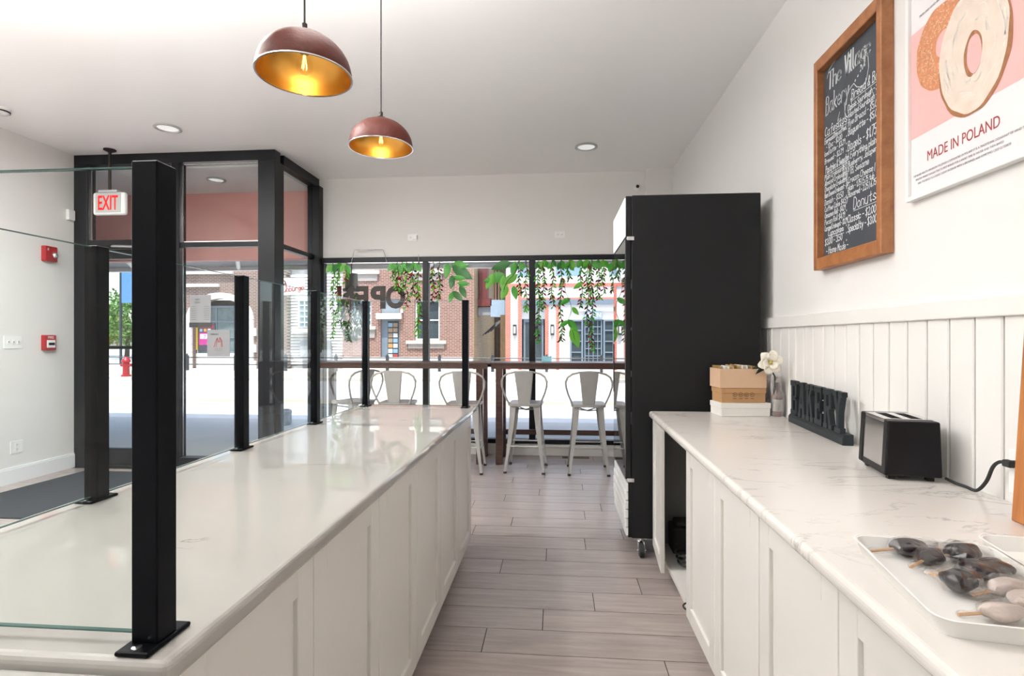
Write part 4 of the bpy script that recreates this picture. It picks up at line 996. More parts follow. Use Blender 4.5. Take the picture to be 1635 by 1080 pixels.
def treat(x, y, a, L, w, m, label, seed, z=0.009):
    z0 = RZ(y) + z; rn = random.Random(seed)
    t = thing('wrapped_treat', (x, y, z0), label, 'treat', 'bagged treats on sticks')
    ph = [rn.uniform(0, 6) for _ in range(3)]
    fn = lambda d: 1 + .12 * math.sin(3 * d[0] + ph[0]) + .09 * math.sin(5 * d[1] + 2 * d[2] + ph[1])
    h = w * .72
    MB().ball((x + L * .45, y, z0 + h), (L * .5, w, h * .95), 18, 12, fn).build('treat_body', m, t)
    MB().tube([(x + .005, y, z0 + h * .8), (x - L * .55, y + .004, z0 + .006)], .0028, 6).build('stick', M_stick, t)
    vs = []; n = 14; secs = [(-.62, .25), (-.5, .42), (-.3, .34), (-.12, .42), (.05, .95), (.35, 1.16), (.65, 1.16), (.92, .98), (1.08, .9), (1.16, .55)]
    for s, q in secs:
        for k in range(n):
            b_ = 2 * math.pi * k / n; r = q * (1 + rn.uniform(-.2, .2))
            zz = z0 + h * (1.0 if s > 0 else .6) + h * 1.02 * r * math.sin(b_)
            vs.append((x + L * s + rn.uniform(-.003, .003), y + w * 1.05 * r * math.cos(b_), max(z0 - .001, zz)))
    g = MB(); g.add(vs, [(i * n + k, i * n + (k + 1) % n, (i + 1) * n + (k + 1) % n, (i + 1) * n + k) for i in range(len(secs) - 1) for k in range(n)] + [tuple(reversed(range(n))), tuple(range((len(secs) - 1) * n, len(secs) * n))])
    g.build('clear_bag', M_bagw, t)
    t.rotation_euler = (0, 0, a)
T = [(.712, 1.192, R(8), .085, .022, M_choc, 'long dark chocolate treat at the far corner of the full tray'), (.735, 1.135, R(35), .075, .022, M_choc, 'dark chocolate treat lying under the far pair'),
     (.808, 1.165, R(14), .070, .026, M_choc, 'dark chocolate treat against the far rim near the second tray'), (.722, 1.06, R(-75), .055, .027, M_choc, 'dark ball-shaped chocolate treat with its stick towards the aisle'),
     (.772, 1.088, R(-16), .062, .025, M_choc, 'dark chocolate treat in the middle of the full tray'), (.812, 1.098, R(-4), .066, .024, M_choc, 'dark chocolate treat beside the inner rim of the full tray'),
     (.772, 1.012, R(14), .068, .023, M_pale, 'pale iced treat in the near half of the full tray'), (.768, .965, R(10), .065, .022, M_pale, 'pale iced treat with a short stick near the front rim'),
     (.70, .935, R(4), .070, .020, M_pale, 'pale iced treat lying along the front rim of the tray'), (1.02, 1.12, R(-6), .070, .022, M_pale, 'lone pale treat in the second tray')]
for i, (x, y, a, L, w, m, lab) in enumerate(T): treat(x, y, a, L, w, m, lab, 40 + i)

# ================================================================== WINDOW DECORATION
M_brown = mat('brown_vinyl', (.045, .036, .032), .6, var=.15)
sg = thing('open_sign', (-2.16, 6.15, 1.69), 'mirrored brown OPEN lettering on the street window glass', 'sign')
for ch, x, w in (('O', -1.775, .235), ('P', -2.012, .185), ('E', -2.222, .150), ('N', -2.40, .20)):
    g = MB(); text_mesh(g, ch, (0, 0, 0), (-1, 0, 0), (0, 0, 1), (0, -1, 0), .3735, .006, off=.045)
    xs = [p[0] for p in g.v]; zs = [p[2] for p in g.v]; a, b_ = min(xs), max(xs); c, d = min(zs), max(zs)
    g.map(lambda p: (x - w + (p[0] - a) / (b_ - a) * w, 6.160 + p[1], 1.695 + (p[2] - c) / (d - c) * .272)); g.build('letter', M_brown, sg)
t = tag(MB().tube([(-2.415, 6.118, 2.238), (-2.377, 6.112, 2.378), (-2.365, 6.112, 2.388), (-2.033, 6.112, 2.388), (-2.021, 6.112, 2.380), (-1.984, 6.118, 2.236)], .004, 6).build('wire_hanger', M_steel), 'thin wire hanger bent over the window header', 'wire hanger')
tag(MB().tube([(-1.603, 6.112, 2.325), (-1.605, 6.115, 2.20)], .003, 6).build('wire_hook', M_steel), 'single straight wire hook hanging at the window header', 'wire hook')

def leaf_template(name, m, L=1., W=.27):
    vs = []; n = 6
    for i in range(n + 1):
        f = i / n; w = W * math.sin(math.pi * f ** .8) ** .9 if 0 < i < n else .004
        c = .06 * math.sin(math.pi * f); vs += [(-w, .07 * w / W, -f * L), (0, c - .02, -f * L), (w, .07 * w / W, -f * L)]
    fs = []
    for i in range(n): fs += [(i * 3, i * 3 + 1, i * 3 + 4, i * 3 + 3), (i * 3 + 1, i * 3 + 2, i * 3 + 5, i * 3 + 4)]
    return MB().add(vs, fs, True).mesh(name, m)
M_leafs = [mat('bright_leaf_green', (.05, .34, .02), .4, var=.5, vscale=25), mat('light_leaf_green', (.13, .45, .03), .4, var=.4, vscale=25), mat('deep_leaf_green', (.018, .17, .02), .4, var=.4, vscale=25)]
M_red_l = mat('wine_red_bud', (.22, .008, .012), .4, var=.4, vscale=40)
M_drk_l = mat('dark_brown_bud', (.045, .008, .008), .45, var=.4, vscale=40)
M_vine = mat('vine_stem', (.05, .12, .02), .5, var=.5, vscale=60, dark=(.05, .03, .015))
leaf_me = [leaf_template('leaf', m) for m in M_leafs]
VY = 6.10
def mini(g, p, d, L, W):
    """small pointed leaf from p along direction angle d in the window plane"""
    p = Vector(p); u = Vector((math.cos(d), 0, math.sin(d))); n = Vector((-math.sin(d), 0, math.cos(d)))
    a = p + u * (L * .5) + n * W + Vector((0, -.004, 0)); b_ = p + u * (L * .5) - n * W + Vector((0, -.004, 0)); c = p + u * L
    g.add([p, b_, c, a, p + u * L * .5 + Vector((0, .003, 0))], [(0, 1, 4), (1, 2, 4), (2, 3, 4), (3, 0, 4)])
VN = [0]
def vine(x, zb, label, seed, big=2, side='', zt=2.24, red=.5, light=0.):
    rn = random.Random(seed); t = thing('hanging_vine', (x, VY, zb), label, 'vine', 'artificial vines hanging from the window header')
    n = 12; pts = [(x + .012 * math.sin(i * .9 + seed) * (i > 0), VY + .006 * math.sin(i * 1.7 + seed), zt - (zt - zb) * i / n) for i in range(n + 1)]
    MB().tube(pts, .005, 5).build('stem', M_vine, t)
    gs, rs, ds = MB(), MB(), MB(); L = zt - zb; k = 0; z = .06
    while z < L:
        i = z / L * n; p = Vector(pts[min(n - 1, int(i))]).lerp(Vector(pts[min(n, int(i) + 1)]), i - int(i))
        sd = 1 if k % 2 else -1; d = R(-90 + sd * rn.uniform(25, 60))
        q = rn.random()
        tgt = rs if q < red * .45 else (ds if q < red else gs)
        mini(tgt, p, d, rn.uniform(.045, .07), rn.uniform(.009, .014))
        if rn.random() < .55: mini(gs, p, R(-90 - sd * rn.uniform(15, 50)), rn.uniform(.04, .06), .011)
        k += 1; z += rn.uniform(.020, .034)
    for g, nm, m in ((gs, 'small_leaves', M_leafs[1 if rn.random() < .5 + light else 0]), (rs, 'red_buds', M_red_l), (ds, 'dark_buds', M_drk_l)):
        if g.v: o = g.build(nm, m, t); o['kind'] = 'stuff'
    for b_ in range(big):
        s = rn.uniform(.085, .125); ang = (1 if b_ % 2 else -1) * rn.uniform(15, 42)
        inst(leaf_me[rn.choice((0, 0, 1, 2))], 'leaf', t, (x + rn.uniform(-.01, .01), VY - .008, zt - rn.uniform(0, .04)), (0, R(ang), rn.uniform(-.3, .3)), (s * 1.1, s, s))
    VN[0] += 1
    return t
NTH = ['first', 'second', 'third', 'fourth', 'fifth', 'sixth', 'seventh', 'eighth', 'ninth', 'tenth', 'eleventh', 'twelfth']
def rowlab(k, n, pane): return '%s vine from the entry side in the %s window pane' % (NTH[k], pane)
P1 = [(-2.629, 1.349, 2), (-2.568, 1.534, 2), (-2.470, 2.0, 2), (-1.90, 2.03, 2), (-1.85, 1.863, 2), (-1.79, 1.973, 1), (-1.742, 1.716, 2), (-1.667, 1.845, 2), (-1.60, 1.385, 2)]
for k, (x, zb, b_) in enumerate(P1): vine(x, zb, rowlab(k, 0, 'entry-side'), 100 + k, b_, red=.42, light=.3)
P2 = [(-1.429, 1.765, 0), (-1.354, 1.787, 0)]
for k, (x, zb, b_) in enumerate(P2): vine(x, zb, rowlab(k, 0, 'second'), 120 + k, b_, red=.75)
P3 = [(-.417, 1.853, 1), (-.345, 1.672, 0)]
for k, (x, zb, b_) in enumerate(P3): vine(x, zb, ['dark budded vine left of the mullion under big leaves, second window pane', 'slender vine touching the mullion in the second window pane'][k], 130 + k, b_, red=.6)
P4 = [(-.201, 1.312, 2), (-.143, 1.70, 2), (-.043, 1.707, 2), (.057, 1.312, 2), (.143, 1.992, 3), (.285, 1.705, 2), (.356, 1.50, 2), (.405, 1.205, 1), (.476, 1.776, 2), (.532, 1.846, 3), (.638, 1.881, 2)]
for k, (x, zb, b_) in enumerate(P4): vine(x, zb, rowlab(k, 0, 'fridge-side'), 140 + k, b_, red=.6)
# broad-leaved sprays
def spray(label, stem, leaves):
    t = thing('leafy_spray', (stem[0][0], VY - .02, stem[-1][1]), label, 'vine', 'broad-leaved sprays on the windows')
    MB().tube(smooth([(a, VY - .012, b_) for a, b_ in stem], 4), .003, 5).build('stem', M_vine, t)
    for (x, z, ang, s, c) in leaves: inst(leaf_me[c], 'leaf', t, (x, VY - .016, z), (0, R(ang), 0), (s * .85, s, s))
spray('broad green leaf spray in the second window pane nearer the letters', [(-1.20, 2.24), (-1.19, 2.12), (-1.17, 2.0), (-1.20, 1.86)],
      [(-1.25, 2.22, 8, .19, 0), (-1.20, 2.21, -82, .20, 0), (-1.20, 2.19, -55, .29, 2), (-1.20, 2.08, 5, .17, 2), (-1.19, 2.05, -85, .15, 0), (-1.14, 1.98, -88, .15, 0), (-1.11, 1.96, -25, .17, 2), (-1.20, 1.88, 15, .13, 0), (-1.20, 1.89, -48, .17, 2)])
spray('broad green leaf spray in the second window pane beside the mullion', [(-.43, 2.24), (-.47, 2.10), (-.56, 2.0), (-.60, 1.9)],
      [(-.52, 2.22, 70, .24, 2), (-.47, 2.23, 10, .19, 0), (-.58, 2.08, 72, .27, 0), (-.72, 2.09, 25, .20, 1), (-.60, 2.07, 2, .20, 1), (-.44, 2.08, 58, .22, 1), (-.56, 1.96, 22, .19, 1), (-.49, 1.95, -12, .17, 0)])
spray('trailing light green leaf spray in the fridge-side window pane', [(.16, 2.24), (.12, 2.05), (.10, 1.90), (.16, 1.75), (.17, 1.65), (.14, 1.55), (.18, 1.45), (.21, 1.33)],
      [(.16, 1.80, 60, .14, 0), (.18, 1.70, -40, .12, 1), (.13, 1.56, -40, .18, 0), (.17, 1.47, -20, .25, 1), (.14, 1.55, 50, .12, 0), (.30, 1.98, 55, .13, 1)])
# hanging planter outside seen through the entry-side pane
t = thing('hanging_planter', (-2.66, 6.75, 1.2), 'grey street planter with trailing greenery outside the entry-side window', 'planter')
MB().lathe([(.0, 1.99), (.085, 1.99), (.080, 2.08), (.075, 2.19), (.068, 2.19)], (-2.66, 6.75, 0), 20).build('pot', mat('grey_pot', (.16, .155, .145), .7, var=.1), t)
MB().lathe([(.10, 1.955), (.115, 1.965), (.11, 1.99), (.08, 1.992)], (-2.66, 6.75, 0), 20).build('saucer', mat('pot_saucer', (.12, .13, .11), .6), t)
MB().tube([(-2.66, 6.75, 2.19), (-2.66, 6.75, 2.70)], .006, 6).build('hanger_rod', M_bronze, t)
g = MB(); rn = random.Random(77)
for k in range(420):
    a = rn.uniform(0, 6.28); h = rn.random(); r = .03 + .13 * math.sin(math.pi * min(1, h * .8 + .15)) * rn.uniform(.5, 1)
    p = Vector((-2.66 + r * math.cos(a), 6.75 + r * math.sin(a), 1.96 - .62 * h)); d = R(rn.uniform(-130, -50)); mini(g, p, d, rn.uniform(.05, .09), .009)
o = g.build('trailing_greenery', M_leafs[2], t); o['kind'] = 'stuff'

# flyers taped to the entry glazing
M_paper = mat('flyer_paper', (.26, .26, .27), .7, var=.03)
M_ink = mat('flyer_ink', (.12, .12, .13), .7)
def flyer(x0, x1, z0, z1, label): 
    t = thing('paper_flyer', ((x0 + x1) / 2, 5.195, z0), label, 'flyer'); B(x0, x1, 5.194, 5.198, z0, z1).build('sheet', M_paper, t); return t
t = flyer(-3.765, -3.535, 1.50, 1.79, 'printed notice taped to the entry glass, the higher of two')
B(-3.77, -3.53, 5.193, 5.199, 1.455, 1.505).build('dark_backing', mat('notice_back', (.05, .05, .05), .6), t)
g = MB(); rn = random.Random(8)
hand(g, 'CAISES', -.055, .235, .016, (-3.65, 5.1938, 1.50), (1, 0, 0), (0, 0, 1), (0, -1, 0), .003, rnd=rn); hand(g, 'CATIOUT', -.06, .205, .016, (-3.65, 5.1938, 1.50), (1, 0, 0), (0, 0, 1), (0, -1, 0), .003, rnd=rn)
for k in range(7): g.box(-3.75, -3.70, 5.1934, 5.194, 1.535 + k * .022, 1.539 + k * .022); g.box(-3.61, -3.55, 5.1934, 5.194, 1.535 + k * .022, 1.539 + k * .022)
g.build('printed_text', M_ink, t)
t = flyer(-3.575, -3.330, 1.155, 1.43, 'notice with a red figure drawing taped to the entry glass, the lower of two')
g = MB(); hand(g, 'mightandmain', -.085, .225, .014, (-3.45, 5.1938, 1.155), (1, 0, 0), (0, 0, 1), (0, -1, 0), .003, xs=.66, rnd=rn)
for k in range(2): g.box(-3.50, -3.41, 5.1934, 5.194, 1.215 + k * .016, 1.218 + k * .016)
g.build('printed_text', M_ink, t)
g = MB(); F2 = ((-3.45, 5.1938, 1.155), (1, 0, 0), (0, 0, 1), (0, -1, 0))
for pts in ([(-.05, .10), (-.035, .15), (-.015, .19), (0, .15), (.015, .195), (.035, .16), (.04, .10)], [(-.03, .10), (-.02, .15), (-.015, .19)], [(.03, .10), (.03, .15), (.015, .195)], [(0, .15), (.02, .155)]): ribbon(g, pts, *F2, .007)
g.build('red_figure', mat('flyer_red', (.32, .06, .06), .6), t)

# ================================================================== THE STREET OUTSIDE
M_conc = mat('concrete_walk', (.50, .48, .44), .85, var=.08, vscale=3, bump=.1, bscale=60)
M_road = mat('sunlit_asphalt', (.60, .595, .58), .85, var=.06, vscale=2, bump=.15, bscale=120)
M_stone = mat('pale_stone', (.66, .61, .53), .8, var=.08, vscale=8)
M_wstone = mat('white_stone', (.80, .78, .73), .7, var=.04)
M_yel = mat('yellow_road_paint', (.75, .52, .06), .8, var=.1, vscale=20)
M_wpaint = mat('white_road_paint', (.82, .82, .82), .8, var=.06)
struct(B(-7.4, -2.93, 5.26, 6.353, -.06, .004).build('floor_entry', M_conc), 'concrete floor of the recessed entry', 'floor')
struct(B(-60, 40, 6.353, 8.75, -.3, -.03).build('pavement_near', M_conc), 'shaded concrete pavement in front of the shop', 'pavement')
struct(B(-60, 40, 8.75, 18.25, -.32, -.15).build('road', M_road), 'bright sunlit street', 'road')
struct(B(-60, 40, 18.25, 18.85, -.3, -.04).build('pavement_far', M_conc), 'pavement strip along the opposite kerb', 'pavement')
struct(B(-60, 40, 18.85, 19.05, -.3, .17).build('wall_retaining', M_stone), 'low pale stone retaining wall across the street', 'wall')
struct(B(-60, 40, 19.05, 60, -.3, .13).build('terrace', M_conc), 'raised walk in front of the opposite buildings', 'pavement')
struct(B(-60, 40, 12.27, 12.40, -.15, -.147).build('road_marking_yellow', M_yel), 'yellow centre line of the street', 'road marking')
g = B(-7.0, -5.2, 9.02, 9.14, -.15, -.147); g.box(-5.75, -5.55, 8.76, 9.02, -.15, -.147)
struct(g.build('road_marking_white', M_wpaint), 'white parking tick painted on the near side of the street', 'road marking')
# upper storeys and neighbours of the shop (they shade the pavement)
M_front = mat('shopfront_render', (.45, .38, .35), .8, var=.06)
struct(MB().box(-60, XL - .1, YR, 5.2, -.15, 3.25).box(-60, -7.4, 5.2, 6.35, -.15, 3.25).box(-60, XL - .1, YR, 6.35, 3.25, 9.2).build('wall_neighbour_left', M_front), 'neighbouring shopfront beyond the bare wall', 'wall')
struct(B(XR + .1, 40, YR, 6.35, -.15, 9.2).build('wall_neighbour_right', M_front), 'neighbouring shopfront beyond the fridge', 'wall')
struct(B(XL - .1, XR + .1, YR - .1, 6.353, ZC + .12, 9.2).build('wall_upper', M_front), 'upper storey of the shop building', 'wall')

# awning over the shop front
M_awn = mat('awning_cloth', (.46, .45, .44), .8, var=.05); M_awb = mat('awning_bar', (.80, .79, .76), .4, var=.03)
aw = thing('shop_awning', (-2, 7.1, 2.4), 'pale awning folded over the shop front outside the windows', 'awning')
g = B(-9, 4.5, 6.36, 7.90, 0, .02); g.map(lambda p: (p[0], p[1], 2.78 - (p[1] - 6.36) / 1.54 * .33 + p[2])); g.build('cloth', M_awn, aw)
B(-9, 4.5, 7.86, 7.94, 2.40, 2.47).build('front_bar', M_awb, aw, bev=.01)
B(-9, 4.5, 6.36, 6.52, 2.66, 2.80).build('cassette', M_awb, aw, bev=.02)
for x in (-6.6, -4.9, -1.9, 1.2): MB().tube([(x, 6.45, 2.66), (x + .45, 7.1, 2.50), (x, 7.86, 2.44)], .03, 8).build('folding_arm', M_awb, aw)
# street furniture
t = thing('concrete_planter', (-4.36, 8.15, -.03), 'grey ribbed planter drum standing on the near pavement', 'planter')
g = MB().lathe([(.0, -.03), (.135, -.03), (.15, -.01), (.15, .19), (.14, .21), (.125, .21), (.12, .17), (0, .17)], (-4.36, 8.15, 0), 24); g.build('drum', mat('grey_drum', (.30, .31, .33), .8, var=.2, vscale=30, stretch=(1, 1, .05)), t)
MB().lathe([(.152, .150), (.157, .155), (.157, .180), (.152, .185)], (-4.36, 8.15, 0), 24, closed=True).build('band', mat('drum_band', (.22, .23, .25), .6), t)
rl = thing('street_railing', (-5, 19.0, .17), 'long dark metal railing on the low wall across the street', 'railing')
M_rail = mat('dark_rail', (.035, .04, .045), .5, var=.2)
for z in (.40, .66): MB().tube([(-24, 18.96, z), (8, 18.96, z)], .022, 6).build('rail', M_rail, rl)
for k in range(17):
    x = -23.5 + k * 1.93
    p = B(x - .05, x + .05, 18.91, 19.01, .17, .74).build('post', M_rail, rl)
    MB().lathe([(.03, .74), (.045, .76), (.03, .80), (0, .82)], (x, 18.96, 0), 8).build('finial', M_rail, p)
t = thing('fire_hydrant', (-15.9, 18.5, -.04), 'red fire hydrant at the opposite kerb', 'hydrant')
MB().lathe([(.16, -.04), (.16, .02), (.11, .04), (.11, .48), (.15, .50), (.15, .54), (.12, .60), (.05, .68), (0, .70)], (-15.9, 18.5, 0), 16).build('barrel', M_red, t)
for s in (-1, 1): MB().tube([(-15.9 + s * .08, 18.5, .38), (-15.9 + s * .2, 18.5, .38)], .055, 10).build('outlet_cap', M_red, t)
t = thing('street_banner', (-20.4, 24, .13), 'blue banner on a lamp pole beyond the door glass', 'banner')
MB().tube([(-20.9, 24, .13), (-20.9, 24, 5.2)], .06, 8).build('pole', M_rail, t)
B(-20.85, -19.9, 23.98, 24.02, 3.1, 4.6).build('cloth', mat('blue_banner', (.10, .25, .50), .7, var=.3), t)
t = thing('parking_meter', (-14.75, 18.5, -.04), 'dark parking meter post at the opposite kerb', 'parking meter')
MB().tube([(-14.75, 18.5, -.04), (-14.75, 18.5, .78)], .055, 8).build('pole', M_rail, t)
B(-14.98, -14.52, 18.42, 18.58, .78, .98).build('head', M_rail, t, bev=.05, seg=3)

# trees beyond the door
M_bark = mat('bark', (.10, .07, .05), .9, var=.3)
def tree(x, y, h, r, label, seed, m):
    t = thing('street_tree', (x, y, .13), label, 'tree', 'trees beyond the door glass'); rn = random.Random(seed)
    MB().tube([(x, y, .13), (x + .1, y, h * .35), (x, y, h * .6)], [.14, .11, .05], 8).build('trunk', M_bark, t)
    g = MB()
    for k in range(2600):
        a, b_ = rn.uniform(0, 6.28), math.acos(rn.uniform(-1, 1)); q = r * rn.uniform(.45, 1) * (1 + .2 * math.sin(3 * a + seed) * math.sin(2 * b_))
        p = Vector((x + q * math.sin(b_) * math.cos(a), y + q * math.sin(b_) * math.sin(a), h * .58 + q * math.cos(b_) * .85))
        u = Vector((rn.uniform(-1, 1), rn.uniform(-1, 1), rn.uniform(-1, 1))).normalized(); v = u.orthogonal().normalized(); s = rn.uniform(.07, .14)
        g.add([p - u * s, p + v * s * .55, p + u * s, p - v * s * .55], [(0, 1, 2, 3)])
    g.build('crown', m, t)
M_t1 = mat('sunny_foliage', (.10, .22, .03), .6, var=.6, vscale=2); M_t2 = mat('yellow_foliage', (.30, .26, .03), .6, var=.5, vscale=2)
tree(-26.6, 31, 4.6, 2.0, 'green leafy tree right of the door stile across the street', 1, M_t1)
tree(-32.6, 36, 3.6, 1.7, 'yellowing tree seen at the stile edge of the door glass', 2, M_t2)
tree(-21.6, 30, 3.6, 1.9, 'low green tree behind the thick guard post', 3, M_t1)

# ---- facades across the street
FYD = 21.0
def facade_wall(x0, x1, z0, z1, y0, y1, holes):
    xs = sorted({x0, x1, *[h[0] for h in holes], *[h[1] for h in holes]}); zs = sorted({z0, z1, *[h[2] for h in holes], *[h[3] for h in holes]})
    g = MB()
    for a, b_ in zip(xs, xs[1:]):
        zz = None
        for c, d in zip(zs, zs[1:]):
            if any(h[0] <= (a + b_) / 2 <= h[1] and h[2] <= (c + d) / 2 <= h[3] for h in holes): continue
            g.box(a, b_, y0, y1, c, d)
    return g
M_dglass = mat('dark_window_glass', (.055, .075, .085), .08, var=.4, vscale=1.5)
M_bglass = mat('blue_window_glass', (.24, .36, .42), .08, var=.35, vscale=1.2)
M_teal = mat('slate_blue_joinery', (.17, .22, .27), .5, var=.06)
def sash(parent, x0, x1, z0, z1, y, m=M_wstone, gl=M_dglass, nx=1, nz=2, fw=.07, name='window'):
    g = MB(); d = .10
    g.box(x0, x0 + fw, y, y + d, z0, z1); g.box(x1 - fw, x1, y, y + d, z0, z1); g.box(x0 + fw, x1 - fw, y, y + d, z0, z0 + fw); g.box(x0 + fw, x1 - fw, y, y + d, z1 - fw, z1)
    for k in range(1, nx): xx = x0 + (x1 - x0) * k / nx; g.box(xx - fw * .3, xx + fw * .3, y + .01, y + d, z0 + fw, z1 - fw)
    for k in range(1, nz): zz = z0 + (z1 - z0) * k / nz; g.box(x0 + fw, x1 - fw, y + .012, y + d, zz - fw * .35, zz + fw * .35)
    w = g.build(name, m, parent); B(x0 + fw * .5, x1 - fw * .5, y + .06, y + .08, z0 + fw * .5, z1 - fw * .5).build('pane', gl, w); return w
def ledge(parent, x0, x1, z0, z1, out=.12, name='stone_sill', m=None): return B(x0, x1, FYD - out, FYD + .1, z0, z1).build(name, m or M_stone, parent)
# brick building with the white sash window
M_brB = brick_mat('red_brown_brick', (.20, .075, .048), (.26, .115, .08), (.42, .37, .33))
bb = thing('brick_building', (-6, 21.2, .13), 'red brick building across the street with a white sash window and dark door', 'building')
holes = [(-5.67, -4.65, 1.30, 2.93), (-7.07, -6.29, .40, 2.15), (-7.07, -6.29, 2.38, 2.98), (-8.35, -7.45, 1.85, 2.95), (-8.2, -7.3, 4.15, 5.9), (-5.7, -4.6, 4.15, 5.9)]
facade_wall(-8.65, -3.30, .13, 8, FYD, FYD + .3, holes).build('wall', M_brB, bb)
B(-8.65, -3.30, FYD + .5, FYD + .6, .13, 8).build('dark_interior', M_slot, bb)
for h in (holes[0], holes[3], holes[4], holes[5]): sash(bb, h[0], h[1], h[2], h[3], FYD + .12, M_wstone, M_bglass if h is holes[3] else M_dglass, 3 if h is holes[3] else 1, 4 if h is holes[3] else 2)
ledge(bb, -6.0, -4.38, 1.16, 1.28); B(-5.92, -4.46, FYD - .06, FYD, .98, 1.16).build('stone_apron', mat('grey_stone', (.34, .31, .28), .8), bb)
ledge(bb, -8.6, -7.25, 1.74, 1.86); B(-8.5, -7.3, FYD - .05, FYD, 1.40, 1.74).build('stone_apron', MATS['grey_stone'], bb)
ledge(bb, -7.2, -6.18, 2.16, 2.38, .2, 'door_lintel', M_wstone)
ledge(bb, -8.4, -7.1, 3.98, 4.12); ledge(bb, -5.85, -4.45, 3.98, 4.12)
B(-8.3, -7.2, FYD - .05, FYD, 3.70, 3.98).build('stone_apron', MATS['grey_stone'], bb); B(-5.75, -4.55, FYD - .05, FYD, 3.70, 3.98).build('stone_apron', MATS['grey_stone'], bb)
B(-8.65, -3.30, FYD - .04, FYD, .13, .62).build('plinth', M_wstone, bb)
d = B(-7.07, -6.29, FYD + .10, FYD + .16, .40, 2.15).build('door', M_teal, bb)
rn = random.Random(4); cols = [mat('notice_%s' % n, c, .6, var=.3, vscale=30) for n, c in (('white', (.7, .7, .68)), ('tan', (.35, .24, .15)), ('blue', (.25, .38, .5)), ('orange', (.55, .28, .08)), ('red', (.5, .06, .05)))]
B(-6.80, -6.36, FYD + .085, FYD + .10, .55, 2.08).build('door_glass', M_dglass, d)
for k in range(14):
    cx = -6.78 + (k % 2) * .21; cz = .58 + (k // 2) * .21
    B(cx, cx + .18, FYD + .075, FYD + .085, cz, cz + .16).build('taped_notice', cols[[0, 4, 0, 2, 3, 0, 1, 2, 1, 0, 1, 1, 2, 1][k]], d)
B(-7.07, -6.29, FYD + .10, FYD + .14, 2.38, 2.98).build('transom_pane', mat('transom_grey', (.30, .34, .37), .2, var=.15), bb)
lp = B(-6.20, -6.12, FYD - .16, FYD - .02, 2.40, 2.55).build('wall_lamp', M_wstone, bb)
# alley
M_tan = brick_mat('tan_alley_brick', (.24, .15, .07), (.33, .21, .10), (.42, .34, .24), axis='YZ')
al = thing('alley', (-2.65, 24, .13), 'narrow brick alley with stairs and meter boxes between the buildings', 'alley')
B(-3.30, -3.26, FYD + .02, 30, .13, 8).build('side_wall', M_tan, al); B(-3.3, -1.9, 28, 28.2, .13, 8).build('end_wall', mat('alley_end', (.07, .045, .03), .9, var=.3), al)
B(-2.30, -2.02, 21.9, 22.05, .13, 2.35).build('wooden_gate', wood_mat('weathered_wood', (.12, .07, .035), (.22, .14, .07), .8, (14, 1, 1), 3.), al)
B(-3.28, -2.68, 22.0, 22.7, 2.72, 3.05).build('red_box', mat('rust_red_metal', (.16, .03, .028), .6, var=.3), al); B(-3.22, -2.86, 22.1, 22.6, 3.05, 4.9).build('red_shutter', MATS['rust_red_metal'], al)
B(-2.72, -2.15, 22.0, 22.5, 2.28, 2.98).build('pale_blue_unit', mat('pale_blue_metal', (.36, .47, .58), .5, var=.2), al); B(-3.25, -2.72, 22.1, 22.5, 2.35, 2.68).build('grey_duct', mat('grey_duct', (.30, .31, .33), .5), al)
for k in range(4): MB().tube([(-3.2 + k * .12, 23, 1.5 + k * .06), (-2.6 + k * .1, 23.4, 2.1 + k * .06)], .02, 5).build('stair_rail', M_rail, al)
for x, z in ((-2.55, 4.9), (-2.42, 4.9)): MB().tube([(x, 22.4, 2.98), (x, 22.4, z)], .03, 6).build('conduit', mat('rusty_conduit', (.30, .16, .10), .6), al)
# white building with red brick edging
M_ww = mat('white_stucco', (.78, .78, .77), .8, var=.03); M_rb = brick_mat('bright_red_brick', (.55, .085, .05), (.62, .13, .08), (.66, .36, .30), bw=.12, bh=.05)
wb2 = thing('white_building', (1, 21.2, .13), 'white building across the street edged with red brick bands', 'building')
holes = [(-1.36, -.44, .13, 2.83), (.54, 2.28, .40, 2.45), (-.1, 1.05, 3.75, 5.4), (2.0, 3.1, 3.75, 5.4), (-1.6, -.9, 3.75, 5.4), (3.2, 4.6, .9, 2.45)]
facade_wall(-1.98, 6.5, .13, 8, FYD, FYD + .3, holes).build('wall', M_ww, wb2)
B(-1.98, 6.5, FYD + .6, FYD + .7, .13, 8).build('dark_interior', M_slot, wb2)
for a in [(-2.0, -1.80, .13, 3.41), (-1.50, -1.36, .13, 3.41), (-.44, -.30, .13, 2.90), (0.0, .12, .13, 2.90), (-2.0, 6.5, 3.41, 3.54), (-1.36, 6.5, 2.90, 2.975)]: B(a[0], a[1], FYD - .05, FYD, a[2], a[3]).build('brick_band', M_rb, wb2)
B(-1.36, 6.5, FYD - .10, FYD, 2.70, 2.90).build('fascia', M_teal, wb2)
for h in holes[2:5]: sash(wb2, h[0], h[1], h[2], h[3], FYD + .1, M_ww, M_bglass)
d = B(-1.30, -.50, FYD + .22, FYD + .28, .13, 2.15).build('door', M_teal, wb2)
for x in (-1.22, -.86): B(x, x + .28, FYD + .20, FYD + .22, .5, 2.02).build('door_glass', M_dglass, d)
MB().tube([(-.95, FYD + .17, .75), (-.95, FYD + .17, 1.35)], .02, 6).build('pull_handle', M_chrome, d)
B(-1.36, -.44, FYD + .22, FYD + .28, 2.15, 2.83).build('transom_panel', M_ww, wb2); B(-1.30, -.50, FYD + .20, FYD + .22, 2.45, 2.75).build('transom_pane', mat('sky_pane', (.50, .62, .72), .2, var=.1), wb2)
g = MB(); text_mesh(g, '2', (-1.02, FYD + .219, 2.2), (1, 0, 0), (0, 0, 1), (0, -1, 0), .32); g.build('house_number', M_rail, wb2)
